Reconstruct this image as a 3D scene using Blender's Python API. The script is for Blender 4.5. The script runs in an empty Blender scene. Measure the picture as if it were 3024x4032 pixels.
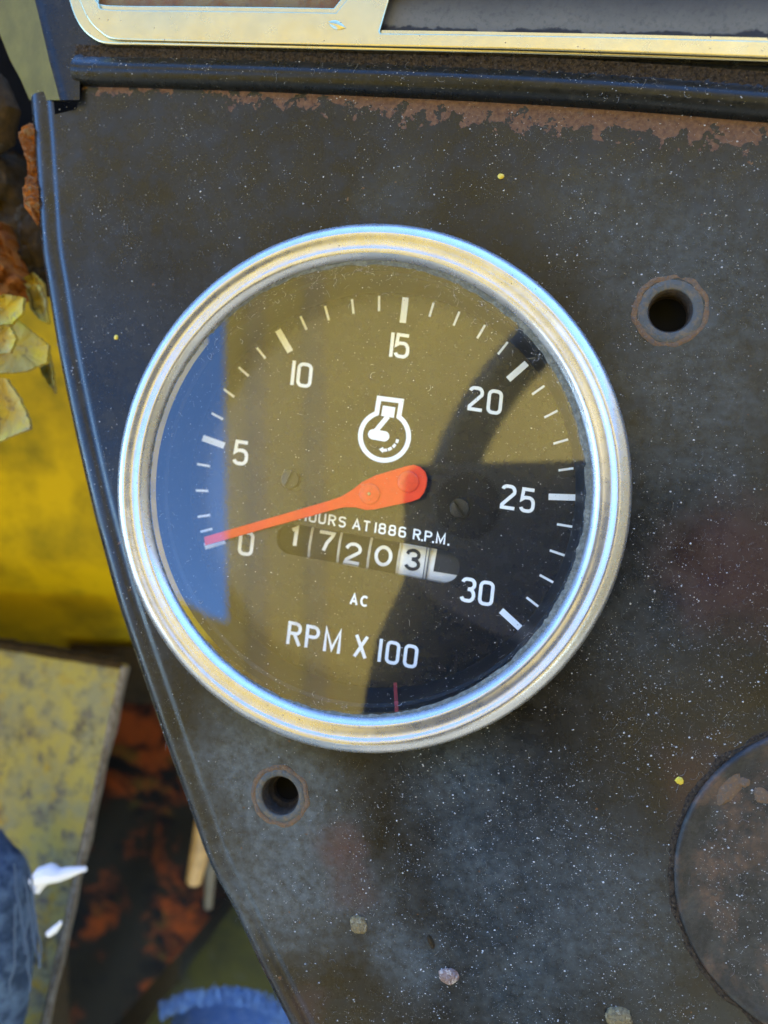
import bpy, math, random
import numpy as np
from mathutils import Matrix, Vector, Quaternion, noise

random.seed(7)
rng = np.random.default_rng(11)
C = bpy.context.scene.collection
SC = bpy.context.scene
R = math.radians

# ------------------------------------------------------------------ frame of the dash
# Everything is laid out in the dash's own frame (x right, y up the dash, z out of it, metres,
# origin on the gauge axis); TILT then leans that frame back so that world Z is up.
TILT = Matrix.Rotation(R(45), 4, 'X')
FPX = 3029.0                                     # focal length, pixels of the 3024 x 4032 photograph
CAM = np.array([0.0444, -0.00326, 0.16867])      # camera position over the dash
AX, AY = R(-0.607), R(12.585)
Rx = np.array([[1, 0, 0], [0, math.cos(AX), -math.sin(AX)], [0, math.sin(AX), math.cos(AX)]])
Ry = np.array([[math.cos(AY), 0, math.sin(AY)], [0, 1, 0], [-math.sin(AY), 0, math.cos(AY)]])
RC = Ry @ Rx

cam_d = bpy.data.cameras.new("camera")
cam = bpy.data.objects.new("camera", cam_d)
C.objects.link(cam)
cam_d.sensor_fit = 'AUTO'
cam_d.sensor_width = 36.0
cam_d.lens = 36.0 * FPX / 4032.0
cam_d.clip_start, cam_d.clip_end = 0.002, 2000
cam_d.dof.use_dof = True
cam_d.dof.focus_distance = 0.173
cam_d.dof.aperture_fstop = 9.0
m = Matrix([list(r) for r in RC]).to_4x4()
m.translation = Vector(CAM)
cam.matrix_world = TILT @ m
SC.camera = cam

# ------------------------------------------------------------------ sky, sun, exposure
SUN_EL, SUN_AZ = 35.0, 30.0                       # azimuth from +Y (ahead of the dash) towards +X
w = bpy.data.worlds.new("World")
SC.world = w
w.use_nodes = True
wt = w.node_tree
sky = wt.nodes.new('ShaderNodeTexSky')
sky.sky_type = 'NISHITA'
sky.sun_disc = False
sky.sun_elevation = R(SUN_EL)
sky.sun_rotation = R(SUN_AZ)
sky.air_density, sky.dust_density, sky.ozone_density = 0.9, 0.0, 8.0
bg = wt.nodes['Background']
wt.links.new(sky.outputs[0], bg.inputs[0])
bg.inputs[1].default_value = 0.15
sun_d = bpy.data.lights.new("sun", 'SUN')
sun_d.energy = 2.0
sun_d.angle = R(0.5)
sun_d.color = (1.0, 0.93, 0.82)
sun = bpy.data.objects.new("sun", sun_d)
C.objects.link(sun)
sv = Vector((math.sin(R(SUN_AZ)) * math.cos(R(SUN_EL)), math.cos(R(SUN_AZ)) * math.cos(R(SUN_EL)), math.sin(R(SUN_EL))))
sun.rotation_euler = sv.to_track_quat('Z', 'Y').to_euler()
sun.location = sv * 20
SC.view_settings.view_transform = 'Standard'
SC.view_settings.look = 'None'
SC.view_settings.exposure = 3.9
SC.view_settings.gamma = 1.0
SC.render.engine = 'CYCLES'
SC.cycles.max_bounces = 8
SC.cycles.transparent_max_bounces = 12
SC.cycles.caustics_reflective = False
SC.cycles.caustics_refractive = False

# ------------------------------------------------------------------ helpers
S16 = 3024 / 1659.0
ZP = -0.006                                      # the dash sheet
ZD = -0.0170                                     # the dial
ZG = -0.0012                                     # top of the glass
MM = 0.001


def ray(x, y):
    d = np.array([(x - 1512) / FPX, -(y - 2016) / FPX, -1.0])
    return RC @ d


def P(x, y, z):
    """point of the plane at height z that the photograph shows at full-size pixel x, y"""
    d = ray(x, y)
    t = (z - CAM[2]) / d[2]
    return Vector(CAM + d * t)


def Q(x, y, z):
    return P(x * S16, y * S16, z)


def RPt(x, y, zz=None, yw=None):
    """point seen in the glass at pixel x, y (1659-wide scale), on height zz or on world plane Y = yw"""
    h = Q(x, y, ZG)
    d = ray(x * S16, y * S16)
    d = Vector((d[0], d[1], -d[2]))
    if zz is not None:
        return h + d * ((zz - h.z) / d.z)
    n = TILT.to_3x3().transposed() @ Vector((0, 1, 0))
    return h + d * ((yw - h.dot(n)) / d.dot(n))


ORG = {}


class MB:
    def __init__(s):
        s.v, s.f = [], []

    def add(s, vs, fs):
        b = len(s.v)
        s.v += [tuple(p) for p in vs]
        s.f += [tuple(i + b for i in q) for q in fs]
        return b

    def box(s, c, ax, ay, az):
        c, ax, ay, az = Vector(c), Vector(ax), Vector(ay), Vector(az)
        vs = [c + ax * i + ay * j + az * k for k in (-1, 1) for j in (-1, 1) for i in (-1, 1)]
        s.add(vs, [(0, 2, 3, 1), (4, 5, 7, 6), (0, 1, 5, 4), (2, 6, 7, 3), (0, 4, 6, 2), (1, 3, 7, 5)])

    def prism(s, top, vec):
        n = len(top)
        bot = [Vector(p) + Vector(vec) for p in top]
        s.add(list(top) + bot, [tuple(range(n)), tuple(range(2 * n - 1, n - 1, -1))] +
              [(i, i + n, (i + 1) % n + n, (i + 1) % n) for i in range(n)])

    def grid(s, rows, close_u=False):
        nr, nc = len(rows), len(rows[0])
        fs = []
        for i in range(nr - 1):
            for j in range(nc if close_u else nc - 1):
                k = (j + 1) % nc
                fs.append((i * nc + j, i * nc + k, (i + 1) * nc + k, (i + 1) * nc + j))
        s.add([p for r in rows for p in r], fs)

    def lathe(s, c, prof, n=96, a0=0.0, a1=2 * math.pi, cap=False):
        c = Vector(c)
        full = abs(a1 - a0 - 2 * math.pi) < 1e-6
        k = n if full else n + 1
        rows = [[c + Vector((r * math.cos(a0 + (a1 - a0) * j / n), r * math.sin(a0 + (a1 - a0) * j / n), z)) for j in range(k)] for r, z in prof]
        s.grid(rows, full)
        if cap:
            b = len(s.v) - k
            s.f.append(tuple(b + j for j in range(k)))

    def tube(s, pts, rad, n=8, cap=True):
        pts = [Vector(p) for p in pts]
        rads = rad if isinstance(rad, (list, tuple)) else [rad] * len(pts)
        rows = []
        up = Vector((0.13, 0.21, 0.97))
        for i, p in enumerate(pts):
            t = (pts[min(i + 1, len(pts) - 1)] - pts[max(i - 1, 0)]).normalized()
            a = t.cross(up).normalized()
            b = t.cross(a).normalized()
            rows.append([p + (a * math.cos(2 * math.pi * j / n) + b * math.sin(2 * math.pi * j / n)) * rads[i] for j in range(n)])
        b0 = len(s.v)
        s.grid(rows, True)
        if cap:
            s.f.append(tuple(b0 + j for j in range(n - 1, -1, -1)))
            e = len(s.v) - n
            s.f.append(tuple(e + j for j in range(n)))

    def obj(s, name, mat, parent=None, loc=None, smooth=True, label=None, cat=None, group=None, kind=None, angle=40):
        me = bpy.data.meshes.new(name)
        org = ORG[parent.name] if parent else Vector(loc if loc is not None else (0, 0, 0))
        me.from_pydata([tuple(Vector(p) - org) for p in s.v], [], s.f)
        me.validate()
        return link(name, me, mat, parent, org, smooth, label, cat, group, kind, angle)


def link(name, me, mat, parent, org, smooth=True, label=None, cat=None, group=None, kind=None, angle=40):
    o = bpy.data.objects.new(name, me)
    C.objects.link(o)
    ORG[o.name] = org
    if mat:
        me.materials.append(mat)
    if smooth:
        me.polygons.foreach_set('use_smooth', [True] * len(me.polygons))
        if angle and hasattr(me, 'set_sharp_from_angle'):
            me.set_sharp_from_angle(angle=R(angle))
    if parent:
        o.parent = parent
    else:
        o.location = org
    for k, v in (('label', label), ('category', cat), ('group', group), ('kind', kind)):
        if v:
            o[k] = v
    return o


def thing(name, label, cat, loc, group=None):
    o = bpy.data.objects.new(name, None)
    C.objects.link(o)
    o.empty_display_size = 0.01
    o.location = loc
    ORG[o.name] = Vector(loc)
    o['label'], o['category'] = label, cat
    if group:
        o['group'] = group
    return o


def filled(splines, extrude=0.0, bevel=0.0, res=2):
    """mesh of a flat shape with holes (first outline, then holes), from a filled 2D curve; returns verts, faces"""
    cu = bpy.data.curves.new('shape', 'CURVE')
    cu.dimensions = '2D'
    cu.fill_mode = 'BOTH'
    cu.extrude, cu.bevel_depth, cu.bevel_resolution = extrude, bevel, res
    for pts in splines:
        sp = cu.splines.new('POLY')
        sp.points.add(len(pts) - 1)
        for q, p in zip(sp.points, pts):
            q.co = (p[0] * 100, p[1] * 100, 0, 1)
        sp.use_cyclic_u = True
    cu.extrude *= 100
    cu.bevel_depth *= 100
    o = bpy.data.objects.new('shape', cu)
    C.objects.link(o)
    bpy.context.view_layer.update()
    me = bpy.data.meshes.new_from_object(o.evaluated_get(bpy.context.evaluated_depsgraph_get()))
    vs = [v.co / 100 for v in me.vertices]
    fs = [tuple(p.vertices) for p in me.polygons]
    bpy.data.objects.remove(o)
    bpy.data.curves.remove(cu)
    bpy.data.meshes.remove(me)
    return vs, fs


def circle_pts(c, r, n=64):
    return [(c[0] + r * math.cos(2 * math.pi * i / n), c[1] + r * math.sin(2 * math.pi * i / n)) for i in range(n)]


def resample(pts, step):
    """smooth open curve through points, resampled evenly"""
    pts = [Vector((p[0], p[1], 0)) for p in pts]
    out = []
    for i in range(len(pts) - 1):
        p0, p1, p2, p3 = pts[max(i - 1, 0)], pts[i], pts[i + 1], pts[min(i + 2, len(pts) - 1)]
        k = max(2, int((p2 - p1).length / (step * 0.25)))
        for j in range(k):
            t = j / k
            out.append(0.5 * (2 * p1 + (p2 - p0) * t + (2 * p0 - 5 * p1 + 4 * p2 - p3) * t * t + (3 * p1 - p0 - 3 * p2 + p3) * t ** 3))
    out.append(pts[-1])
    res, acc = [out[0]], 0.0
    for a, b in zip(out, out[1:]):
        acc += (b - a).length
        if acc >= step:
            res.append(b)
            acc = 0
    res.append(out[-1])
    return res


# ------------------------------------------------------------------ materials
def nodes(name):
    mt = bpy.data.materials.new(name)
    mt.use_nodes = True
    nt = mt.node_tree
    return mt, nt, nt.nodes['Principled BSDF']


class NT:
    """small node helper"""
    def __init__(s, nt):
        s.nt = nt
        tc = nt.nodes.new('ShaderNodeTexCoord')
        mp = nt.nodes.new('ShaderNodeMapping')
        mp.inputs['Scale'].default_value = (1000, 1000, 1000)
        nt.links.new(tc.outputs['Object'], mp.inputs['Vector'])
        s.co = mp.outputs[0]                     # millimetres

    def lk(s, a, b):
        s.nt.links.new(a, b)

    def set(s, inp, v):
        if hasattr(v, 'links'):
            s.lk(v, inp)
        else:
            inp.default_value = v

    def noise(s, scale, detail=6, rough=0.6, stretch=None, dist=0.0, co=None):
        n = s.nt.nodes.new('ShaderNodeTexNoise')
        n.inputs['Scale'].default_value = scale
        n.inputs['Detail'].default_value = detail
        n.inputs['Roughness'].default_value = rough
        n.inputs['Distortion'].default_value = dist
        c = co or s.co
        if stretch:
            mp = s.nt.nodes.new('ShaderNodeMapping')
            mp.inputs['Scale'].default_value = stretch
            s.lk(c, mp.inputs['Vector'])
            c = mp.outputs[0]
        s.lk(c, n.inputs['Vector'])
        return n.outputs['Fac']

    def voro(s, scale, feat='F1'):
        n = s.nt.nodes.new('ShaderNodeTexVoronoi')
        n.feature = feat
        n.inputs['Scale'].default_value = scale
        s.lk(s.co, n.inputs['Vector'])
        return n.outputs['Distance']

    def ramp(s, fac, a, b, lo=0.0, hi=1.0, mode='LINEAR'):
        n = s.nt.nodes.new('ShaderNodeMapRange')
        n.interpolation_type = mode
        n.clamp = True
        for k, v in (('From Min', a), ('From Max', b), ('To Min', lo), ('To Max', hi)):
            n.inputs[k].default_value = v
        s.lk(fac, n.inputs['Value'])
        return n.outputs['Result']

    def math(s, op, a, b=0.0):
        n = s.nt.nodes.new('ShaderNodeMath')
        n.operation = op
        s.set(n.inputs[0], a)
        s.set(n.inputs[1], b)
        return n.outputs[0]

    def mix(s, fac, a, b):
        n = s.nt.nodes.new('ShaderNodeMix')
        n.data_type = 'RGBA'
        s.set(n.inputs[0], fac)
        s.set(n.inputs[6], a if hasattr(a, 'links') else (*a, 1))
        s.set(n.inputs[7], b if hasattr(b, 'links') else (*b, 1))
        return n.outputs[2]

    def bump(s, h, strength, dist=0.0001, normal=None):
        n = s.nt.nodes.new('ShaderNodeBump')
        n.inputs['Strength'].default_value = strength
        n.inputs['Distance'].default_value = dist
        s.lk(h, n.inputs['Height'])
        if normal:
            s.lk(normal, n.inputs['Normal'])
        return n.outputs[0]

    def spot(s, c, r, soft=1.0, wob=None):
        """1 within radius r (mm) of c, falling off; edge wobbled by a noise"""
        v = s.nt.nodes.new('ShaderNodeVectorMath')
        v.operation = 'DISTANCE'
        s.lk(s.co, v.inputs[0])
        v.inputs[1].default_value = (c[0], c[1], c[2] if len(c) > 2 else 0)
        d = v.outputs['Value']
        if wob is not None:
            d = s.math('ADD', d, s.math('MULTIPLY', s.math('SUBTRACT', wob, 0.5), r * 1.3))
        return s.ramp(d, r * (1 - soft * 0.5), r * (1 + soft * 0.5), 1, 0, 'SMOOTHSTEP')

    def sep(s):
        n = s.nt.nodes.new('ShaderNodeSeparateXYZ')
        s.lk(s.co, n.inputs[0])
        return n.outputs


def plain(name, col, rough=0.5, metal=0.0, spec=0.5, var=0.0, scale=0.3, bump=0.0, bscale=2.0, col2=None, lo=0.4, hi=0.65, coat=0.0, k=1.0):
    col = tuple(c * k for c in col)
    col2 = tuple(c * k for c in col2) if col2 is not None else None
    mt, nt, b = nodes(name)
    b.inputs['Roughness'].default_value = rough
    b.inputs['Metallic'].default_value = metal
    b.inputs['Specular IOR Level'].default_value = spec
    b.inputs['Coat Weight'].default_value = coat
    n = NT(nt)
    if col2 is not None or var:
        c2 = col2 if col2 is not None else tuple(c * (1 - var) for c in col)
        n.lk(n.mix(n.ramp(n.noise(scale, 7, 0.62), lo, hi), col, c2), b.inputs['Base Color'])
    else:
        b.inputs['Base Color'].default_value = (*col, 1)
    if bump:
        n.lk(n.bump(n.noise(bscale, 6, 0.65), bump), b.inputs['Normal'])
    return mt


def loc_mm(x, y, z=ZP, org=Vector((0, 0, 0))):
    p = Q(x, y, z) - org
    return (p.x * 1000, p.y * 1000, p.z * 1000)


def dash_paint():
    mt, nt, b = nodes('dash_paint')
    n = NT(nt)
    big = n.noise(0.035, 4, 0.55)
    mid = n.noise(0.16, 8, 0.66)
    fine = n.noise(1.6, 5, 0.7)
    col = n.mix(n.ramp(big, 0.36, 0.64), (0.0062, 0.0056, 0.0044), (0.0112, 0.0120, 0.0122))
    col = n.mix(n.ramp(mid, 0.52, 0.78), col, (0.017, 0.017, 0.016))
    # chalky bloom under the gauge and down the left; sky reflection painted lower centre
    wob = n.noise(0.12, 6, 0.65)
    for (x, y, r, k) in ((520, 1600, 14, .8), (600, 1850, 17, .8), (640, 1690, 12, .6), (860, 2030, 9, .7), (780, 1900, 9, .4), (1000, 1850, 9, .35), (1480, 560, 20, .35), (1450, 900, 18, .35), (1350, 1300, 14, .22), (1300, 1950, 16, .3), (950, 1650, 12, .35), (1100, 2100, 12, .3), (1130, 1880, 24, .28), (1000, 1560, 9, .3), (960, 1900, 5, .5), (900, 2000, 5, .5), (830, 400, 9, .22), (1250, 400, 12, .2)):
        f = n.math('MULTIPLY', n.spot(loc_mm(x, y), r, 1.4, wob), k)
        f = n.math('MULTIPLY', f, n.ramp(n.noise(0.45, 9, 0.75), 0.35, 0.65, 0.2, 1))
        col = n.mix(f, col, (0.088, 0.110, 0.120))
    # brown stains
    for (x, y, r, k) in ((715, 1790, 7.5, .75), (745, 1880, 7, .6), (640, 2130, 7, .4), (1560, 1180, 14, .4), (1500, 1650, 10, .35), (1290, 760, 3, .5), (520, 2060, 6, .4)):
        f = n.math('MULTIPLY', n.spot(loc_mm(x, y), r, 1.0, wob), k)
        col = n.mix(f, col, (0.060, 0.026, 0.022))
    # rust breaking through along the top seam
    p0, p1 = Q(150, 178, ZP), Q(1659, 252, ZP)
    t = (p1 - p0).normalized()
    xyz = n.sep()
    dist = n.math('SUBTRACT', n.math('MULTIPLY', xyz[0], t.y), n.math('MULTIPLY', xyz[1], t.x))
    dist = n.math('ADD', dist, (p0.y * t.x - p0.x * t.y) * 1000)      # mm below the seam
    along = n.ramp(xyz[0], Q(420, 200, ZP).x * 1000, Q(1500, 240, ZP).x * 1000, -1.7, 1.0)
    rn = n.noise(0.30, 5, 0.55, dist=0.3)
    thr = n.math('SUBTRACT', rn, n.math('MULTIPLY', dist, 0.046))
    thr = n.math('ADD', thr, n.math('MULTIPLY', along, 0.085))
    thr = n.math('ADD', thr, n.math('MULTIPLY', n.math('SUBTRACT', n.noise(0.8, 5, 0.65), 0.5), 0.42))
    rust = n.ramp(thr, 0.515, 0.527)
    rcol = n.mix(n.ramp(n.noise(0.9, 7, 0.7), 0.35, 0.65), (0.050, 0.022, 0.011), (0.120, 0.064, 0.032))
    col = n.mix(rust, col, rcol)
    # scattered rust chips
    ch = n.ramp(n.noise(0.42, 3, 0.45), 0.735, 0.75)
    col = n.mix(ch, col, rcol)
    # brushed scratches and pale scuffs
    scr = n.ramp(n.noise(1.0, 5, 0.7, stretch=(5.0, 0.22, 1)), 0.58, 0.74)
    scr = n.math('MULTIPLY', scr, n.ramp(n.noise(0.05, 3), 0.42, 0.62, 0.12, 0.75))
    col = n.mix(scr, col, (0.040, 0.040, 0.036))
    scf = n.math('MULTIPLY', n.ramp(n.noise(0.22, 10, 0.78, dist=0.8), 0.60, 0.70), n.ramp(n.noise(0.03, 2), 0.45, 0.6, 0.1, 0.8))
    col = n.mix(scf, col, (0.065, 0.070, 0.072))
    # fine dust film
    col = n.mix(n.ramp(fine, 0.55, 0.82, 0.0, 0.32), col, (0.05, 0.05, 0.048))
    speck = n.ramp(n.voro(1.7), 0.06, 0.14, 0.8, 0)
    speck = n.math('MULTIPLY', speck, n.ramp(n.noise(0.09, 3), 0.42, 0.6))
    col = n.mix(speck, col, (0.20, 0.195, 0.185))
    n.lk(col, b.inputs['Base Color'])
    rg = n.ramp(mid, 0.35, 0.75, 0.20, 0.42)
    rg = n.math('ADD', rg, n.math('MULTIPLY', rust, 0.3))
    n.lk(rg, b.inputs['Roughness'])
    b.inputs['Specular IOR Level'].default_value = 0.2
    h = n.math('ADD', n.math('MULTIPLY', n.noise(3.0, 4, 0.7), 0.35), n.math('MULTIPLY', n.noise(0.4, 5, 0.6), 0.6))
    h = n.math('SUBTRACT', h, n.math('MULTIPLY', rust, 0.25))
    n.lk(n.bump(h, 0.35, 0.00012), b.inputs['Normal'])
    return mt


def gloss_black(name, rough=0.2, dirt=0.5):
    mt, nt, b = nodes(name)
    b.inputs['Specular IOR Level'].default_value = 0.2
    n = NT(nt)
    d = n.ramp(n.noise(0.5, 9, 0.72), 0.5, 0.78, 0, dirt)
    col = n.mix(d, (0.006, 0.0065, 0.006), (0.035, 0.031, 0.025))
    sp = n.ramp(n.voro(0.9), 0.05, 0.1, 0.6, 0)
    col = n.mix(sp, col, (0.17, 0.165, 0.15))
    n.lk(col, b.inputs['Base Color'])
    n.lk(n.ramp(n.noise(0.4, 6), 0.3, 0.7, rough, rough + 0.2), b.inputs['Roughness'])
    n.lk(n.bump(n.noise(1.2, 5), 0.15), b.inputs['Normal'])
    return mt


def chrome(name, col=(0.80, 0.79, 0.77), rough=0.16, spots=True, bsc=0.16, metal=1.0):
    mt, nt, b = nodes(name)
    n = NT(nt)
    b.inputs['Metallic'].default_value = 1.0
    c = n.mix(n.ramp(n.noise(0.25, 6, 0.65), 0.35, 0.7), col, tuple(x * 0.88 for x in col))
    if spots:
        s = n.ramp(n.voro(0.42), 0.05, 0.085, 0.85, 0)
        s = n.math('MULTIPLY', s, n.ramp(n.noise(0.2, 2), 0.44, 0.5))
        c = n.mix(s, c, (0.12, 0.08, 0.06))
        n.lk(n.math('MULTIPLY', n.math('SUBTRACT', 1.0, s), metal), b.inputs['Metallic'])
    n.lk(c, b.inputs['Base Color'])
    n.lk(n.ramp(n.noise(0.3, 5, 0.6), 0.3, 0.7, rough * 0.85, rough * 1.2), b.inputs['Roughness'])
    n.lk(n.bump(n.noise(bsc, 2, 0.4), 0.25, 0.0006), b.inputs['Normal'])
    return mt


def glass_mat():
    mt, nt, b = nodes('gauge_glass')
    nt.nodes.remove(b)
    n = NT(nt)
    out = nt.nodes['Material Output']
    tr = nt.nodes.new('ShaderNodeBsdfTransparent')
    tr.inputs[0].default_value = (0.97, 0.98, 0.98, 1)
    gl = nt.nodes.new('ShaderNodeBsdfGlossy')
    gl.inputs['Roughness'].default_value = 0.0
    fr = nt.nodes.new('ShaderNodeFresnel')
    fr.inputs['IOR'].default_value = 1.78
    geo = nt.nodes.new('ShaderNodeNewGeometry')
    m1 = nt.nodes.new('ShaderNodeMixShader')          # one reflection, at the outer face
    n.lk(n.math('MULTIPLY', fr.outputs[0], n.math('SUBTRACT', 1.0, geo.outputs['Backfacing'])), m1.inputs[0])
    n.lk(tr.outputs[0], m1.inputs[1])
    n.lk(gl.outputs[0], m1.inputs[2])
    df = nt.nodes.new('ShaderNodeBsdfDiffuse')
    df.inputs[0].default_value = (0.55, 0.55, 0.54, 1)
    m2 = nt.nodes.new('ShaderNodeMixShader')
    film = n.ramp(n.noise(0.12, 8, 0.7), 0.3, 0.75, 0.0005, 0.006)
    n.lk(film, m2.inputs[0])
    n.lk(m1.outputs[0], m2.inputs[1])
    n.lk(df.outputs[0], m2.inputs[2])
    n.lk(m2.outputs[0], out.inputs['Surface'])
    return mt


def weathered(name, cols, scale=0.1, rough=0.7, bump=0.5, bscale=0.5, k=1.0):
    """several colours broken over each other by noises of falling size"""
    mt, nt, b = nodes(name)
    n = NT(nt)
    cols = [(tuple(c * k for c in q[0]),) + tuple(q[1:]) for q in cols]
    col = None
    for i, (rgb, lo, hi, sc) in enumerate(cols):
        if col is None:
            col = n.mix(0.0, rgb, rgb)
        else:
            f = n.ramp(n.noise(sc, 9, 0.68, dist=0.3), lo, hi)
            col = n.mix(f, col, rgb)
    n.lk(col, b.inputs['Base Color'])
    b.inputs['Roughness'].default_value = rough
    b.inputs['Specular IOR Level'].default_value = 0.15
    n.lk(n.bump(n.noise(bscale, 8, 0.7), bump, 0.0008), b.inputs['Normal'])
    return mt


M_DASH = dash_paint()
M_LIP = gloss_black('lip_paint')
M_CHROME = chrome('bezel_chrome', (0.39, 0.39, 0.39), rough=0.27, metal=0.8)
M_TRIM = chrome('trim_chrome', (0.40, 0.355, 0.20), 0.24, bsc=0.05)
M_GLASS = glass_mat()
M_DIAL = plain('dial_black', (0.014, 0.0135, 0.0135), 0.22, spec=0.45, var=0.3, scale=0.4)
M_DARK = plain('cavity_black', (0.004, 0.004, 0.004), 0.8, spec=0.1)
M_WALL = plain('housing_black', (0.008, 0.008, 0.008), 0.5, spec=0.2, var=0.4, scale=0.5)
M_WHITE = plain('dial_white', (0.90, 0.93, 0.93), 0.6, spec=0.2, var=0.04, scale=1.5)
M_ORANGE = plain('needle_orange', (0.80, 0.055, 0.010), 0.45, spec=0.3, var=0.08, scale=0.5)
M_RIVET = plain('rivet_orange', (0.80, 0.065, 0.014), 0.4, spec=0.4, var=0.15, scale=1.0)
M_BRASS = plain('brass', (0.55, 0.38, 0.14), 0.35, metal=1.0, var=0.3, scale=2.0)
M_SCREW = plain('screw_black', (0.03, 0.03, 0.03), 0.3, metal=0.3, var=0.5, scale=2.0)
M_WHEELB = plain('wheel_black', (0.006, 0.006, 0.006), 0.7, spec=0.15, var=0.3, scale=1.0)
M_WHEELW = plain('wheel_cream', (0.84, 0.82, 0.74), 0.55, var=0.08, scale=0.8)
M_DIV = plain('divider_grey', (0.50, 0.48, 0.42), 0.5, var=0.2, scale=1.0)
M_DIGIT = plain('digit_white', (0.82, 0.84, 0.83), 0.6, var=0.1, scale=1.5)
M_INK = plain('digit_black', (0.02, 0.02, 0.02), 0.6)
M_REDREFL = plain('red_reflection', (0.26, 0.022, 0.018), 0.6)
M_DUST = plain('dust', (0.50, 0.49, 0.475), 0.9, spec=0.1, var=0.45, scale=0.25, k=0.85)
M_LINT = plain('lint', (0.22, 0.215, 0.205), 0.9, spec=0.1, var=0.3, scale=0.2, k=0.8)
M_GRIME = weathered('grime', [((0.10, 0.105, 0.09), 0, 1, 1), ((0.18, 0.185, 0.16), .45, .62, .9), ((0.07, 0.065, 0.055), .58, .70, 1.6)], bump=0.9, bscale=2.0, rough=0.95, k=1.2)
M_RUST = weathered('rust', [((0.12, 0.045, 0.016), 0, 1, 1), ((0.24, 0.08, 0.012), .45, .6, .35), ((0.15, 0.105, 0.065), .5, .66, .5), ((0.06, 0.03, 0.02), .58, .7, .9)], bump=1.0, bscale=1.6, rough=0.95, k=1.7)
M_BOSS = weathered('boss_metal', [((0.042, 0.044, 0.041), 0, 1, 1), ((0.075, 0.058, 0.037), .48, .62, .6), ((0.04, 0.036, 0.03), .6, .7, 1.2)], bump=0.6, bscale=1.5, rough=0.55, k=1.6)
M_THREADM = weathered('thread_metal', [((0.034, 0.026, 0.019), 0, 1, 1), ((0.07, 0.050, 0.031), .48, .62, .8)], bump=0.5, bscale=1.5, rough=0.6, k=0.65)
M_BOSSRING = weathered('boss_ring_rust', [((0.10, 0.06, 0.032), 0, 1, 1), ((0.07, 0.055, 0.042), .45, .6, .9), ((0.13, 0.09, 0.055), .55, .66, 1.4)], bump=0.9, bscale=2.0, rough=0.85, k=1.5)
M_PLATE = weathered('cover_paint', [((0.010, 0.0095, 0.009), 0, 1, 1), ((0.026, 0.025, 0.022), .48, .62, .16), ((0.066, 0.038, 0.024), .48, .64, .09), ((0.020, 0.019, 0.018), .45, .7, .8)], bump=0.4, bscale=1.0, rough=0.5, k=1.25)
M_PLATE.node_tree.nodes['Principled BSDF'].inputs['Specular IOR Level'].default_value = 0.25
M_PLATE.node_tree.nodes['Principled BSDF'].inputs['Roughness'].default_value = 0.38
M_YELLOW = plain('yellow_paint', (0.26, 0.185, 0.001), 0.6, spec=0.15, col2=(0.085, 0.070, 0.003), scale=0.035, lo=0.42, hi=0.72, bump=0.15, bscale=0.1, k=1.6)
M_YELLOWSUN = plain('yellow_panel_paint', (0.32, 0.210, 0.008), 0.6, var=0.14, scale=0.004)
M_FLAKE = weathered('peeling_paint', [((0.25, 0.19, 0.05), 0, 1, 1), ((0.33, 0.25, 0.012), .45, .65, .08), ((0.18, 0.15, 0.08), .52, .68, .2), ((0.09, 0.055, 0.025), .56, .68, .22), ((0.05, 0.032, 0.018), .62, .70, .6)], bump=0.5, bscale=0.7, rough=0.75, k=1.15)
M_OLDPLATE = weathered('old_plate', [((0.215, 0.185, 0.050), 0, 1, 1), ((0.15, 0.145, 0.085), .44, .60, .06), ((0.23, 0.15, 0.004), .55, .66, .045), ((0.075, 0.070, 0.062), .50, .66, .16), ((0.035, 0.033, 0.034), .57, .70, .075), ((0.07, 0.075, 0.085), .58, .70, .028)], bump=0.7, bscale=0.25, rough=0.75, k=1.35)
M_EDGE = weathered('bare_edge', [((0.17, 0.155, 0.135), 0, 1, 1), ((0.075, 0.06, 0.045), .45, .6, .3)], bump=0.8, bscale=0.4, rough=0.6, k=1.3)
M_BROWN = weathered('brown_rust', [((0.034, 0.023, 0.010), 0, 1, 1), ((0.065, 0.040, 0.016), .45, .62, .25), ((0.025, 0.018, 0.012), .5, .65, .4), ((0.10, 0.08, 0.045), .66, .72, 1.0)], bump=1.0, bscale=0.8, rough=0.85, k=0.8)
M_RAIL = weathered('frame_rail', [((0.014, 0.010, 0.004), 0, 1, 1), ((0.26, 0.045, 0.003), .49, .60, .020), ((0.09, 0.07, 0.006), .57, .68, .03), ((0.002, 0.0016, 0.001), .50, .60, .035)], bump=0.8, bscale=0.2, rough=0.8, k=0.6)  # the near-black blotches paint shadows among the rust
M_WOOD = plain('straw_wood', (0.30, 0.18, 0.06), 0.6, var=0.35, scale=0.2, k=1.2)
M_DENIM_L = plain('denim_light', (0.05, 0.11, 0.28), 0.9, spec=0.15, col2=(0.10, 0.17, 0.33), scale=0.35, bump=0.8, bscale=1.2, k=1.3)
M_DENIM_D = plain('denim_dark', (0.016, 0.030, 0.062), 0.9, spec=0.15, col2=(0.075, 0.115, 0.18), scale=0.16, bump=0.8, bscale=0.8, k=0.9)
M_THREAD = plain('white_thread', (0.42, 0.42, 0.44), 0.9, spec=0.1, k=1.3)
M_RUBBER = plain('black_rubber', (0.02, 0.02, 0.02), 0.45)
M_CASE = plain('phone_case', (0.22, 0.23, 0.28), 0.5)
M_LENS = plain('lens_black', (0.004, 0.004, 0.005), 0.15)
M_SLEEVE = plain('sleeve_cloth', (0.02, 0.021, 0.027), 0.9, spec=0.1)
M_SKIN = plain('skin', (0.50, 0.28, 0.19), 0.55)
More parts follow.
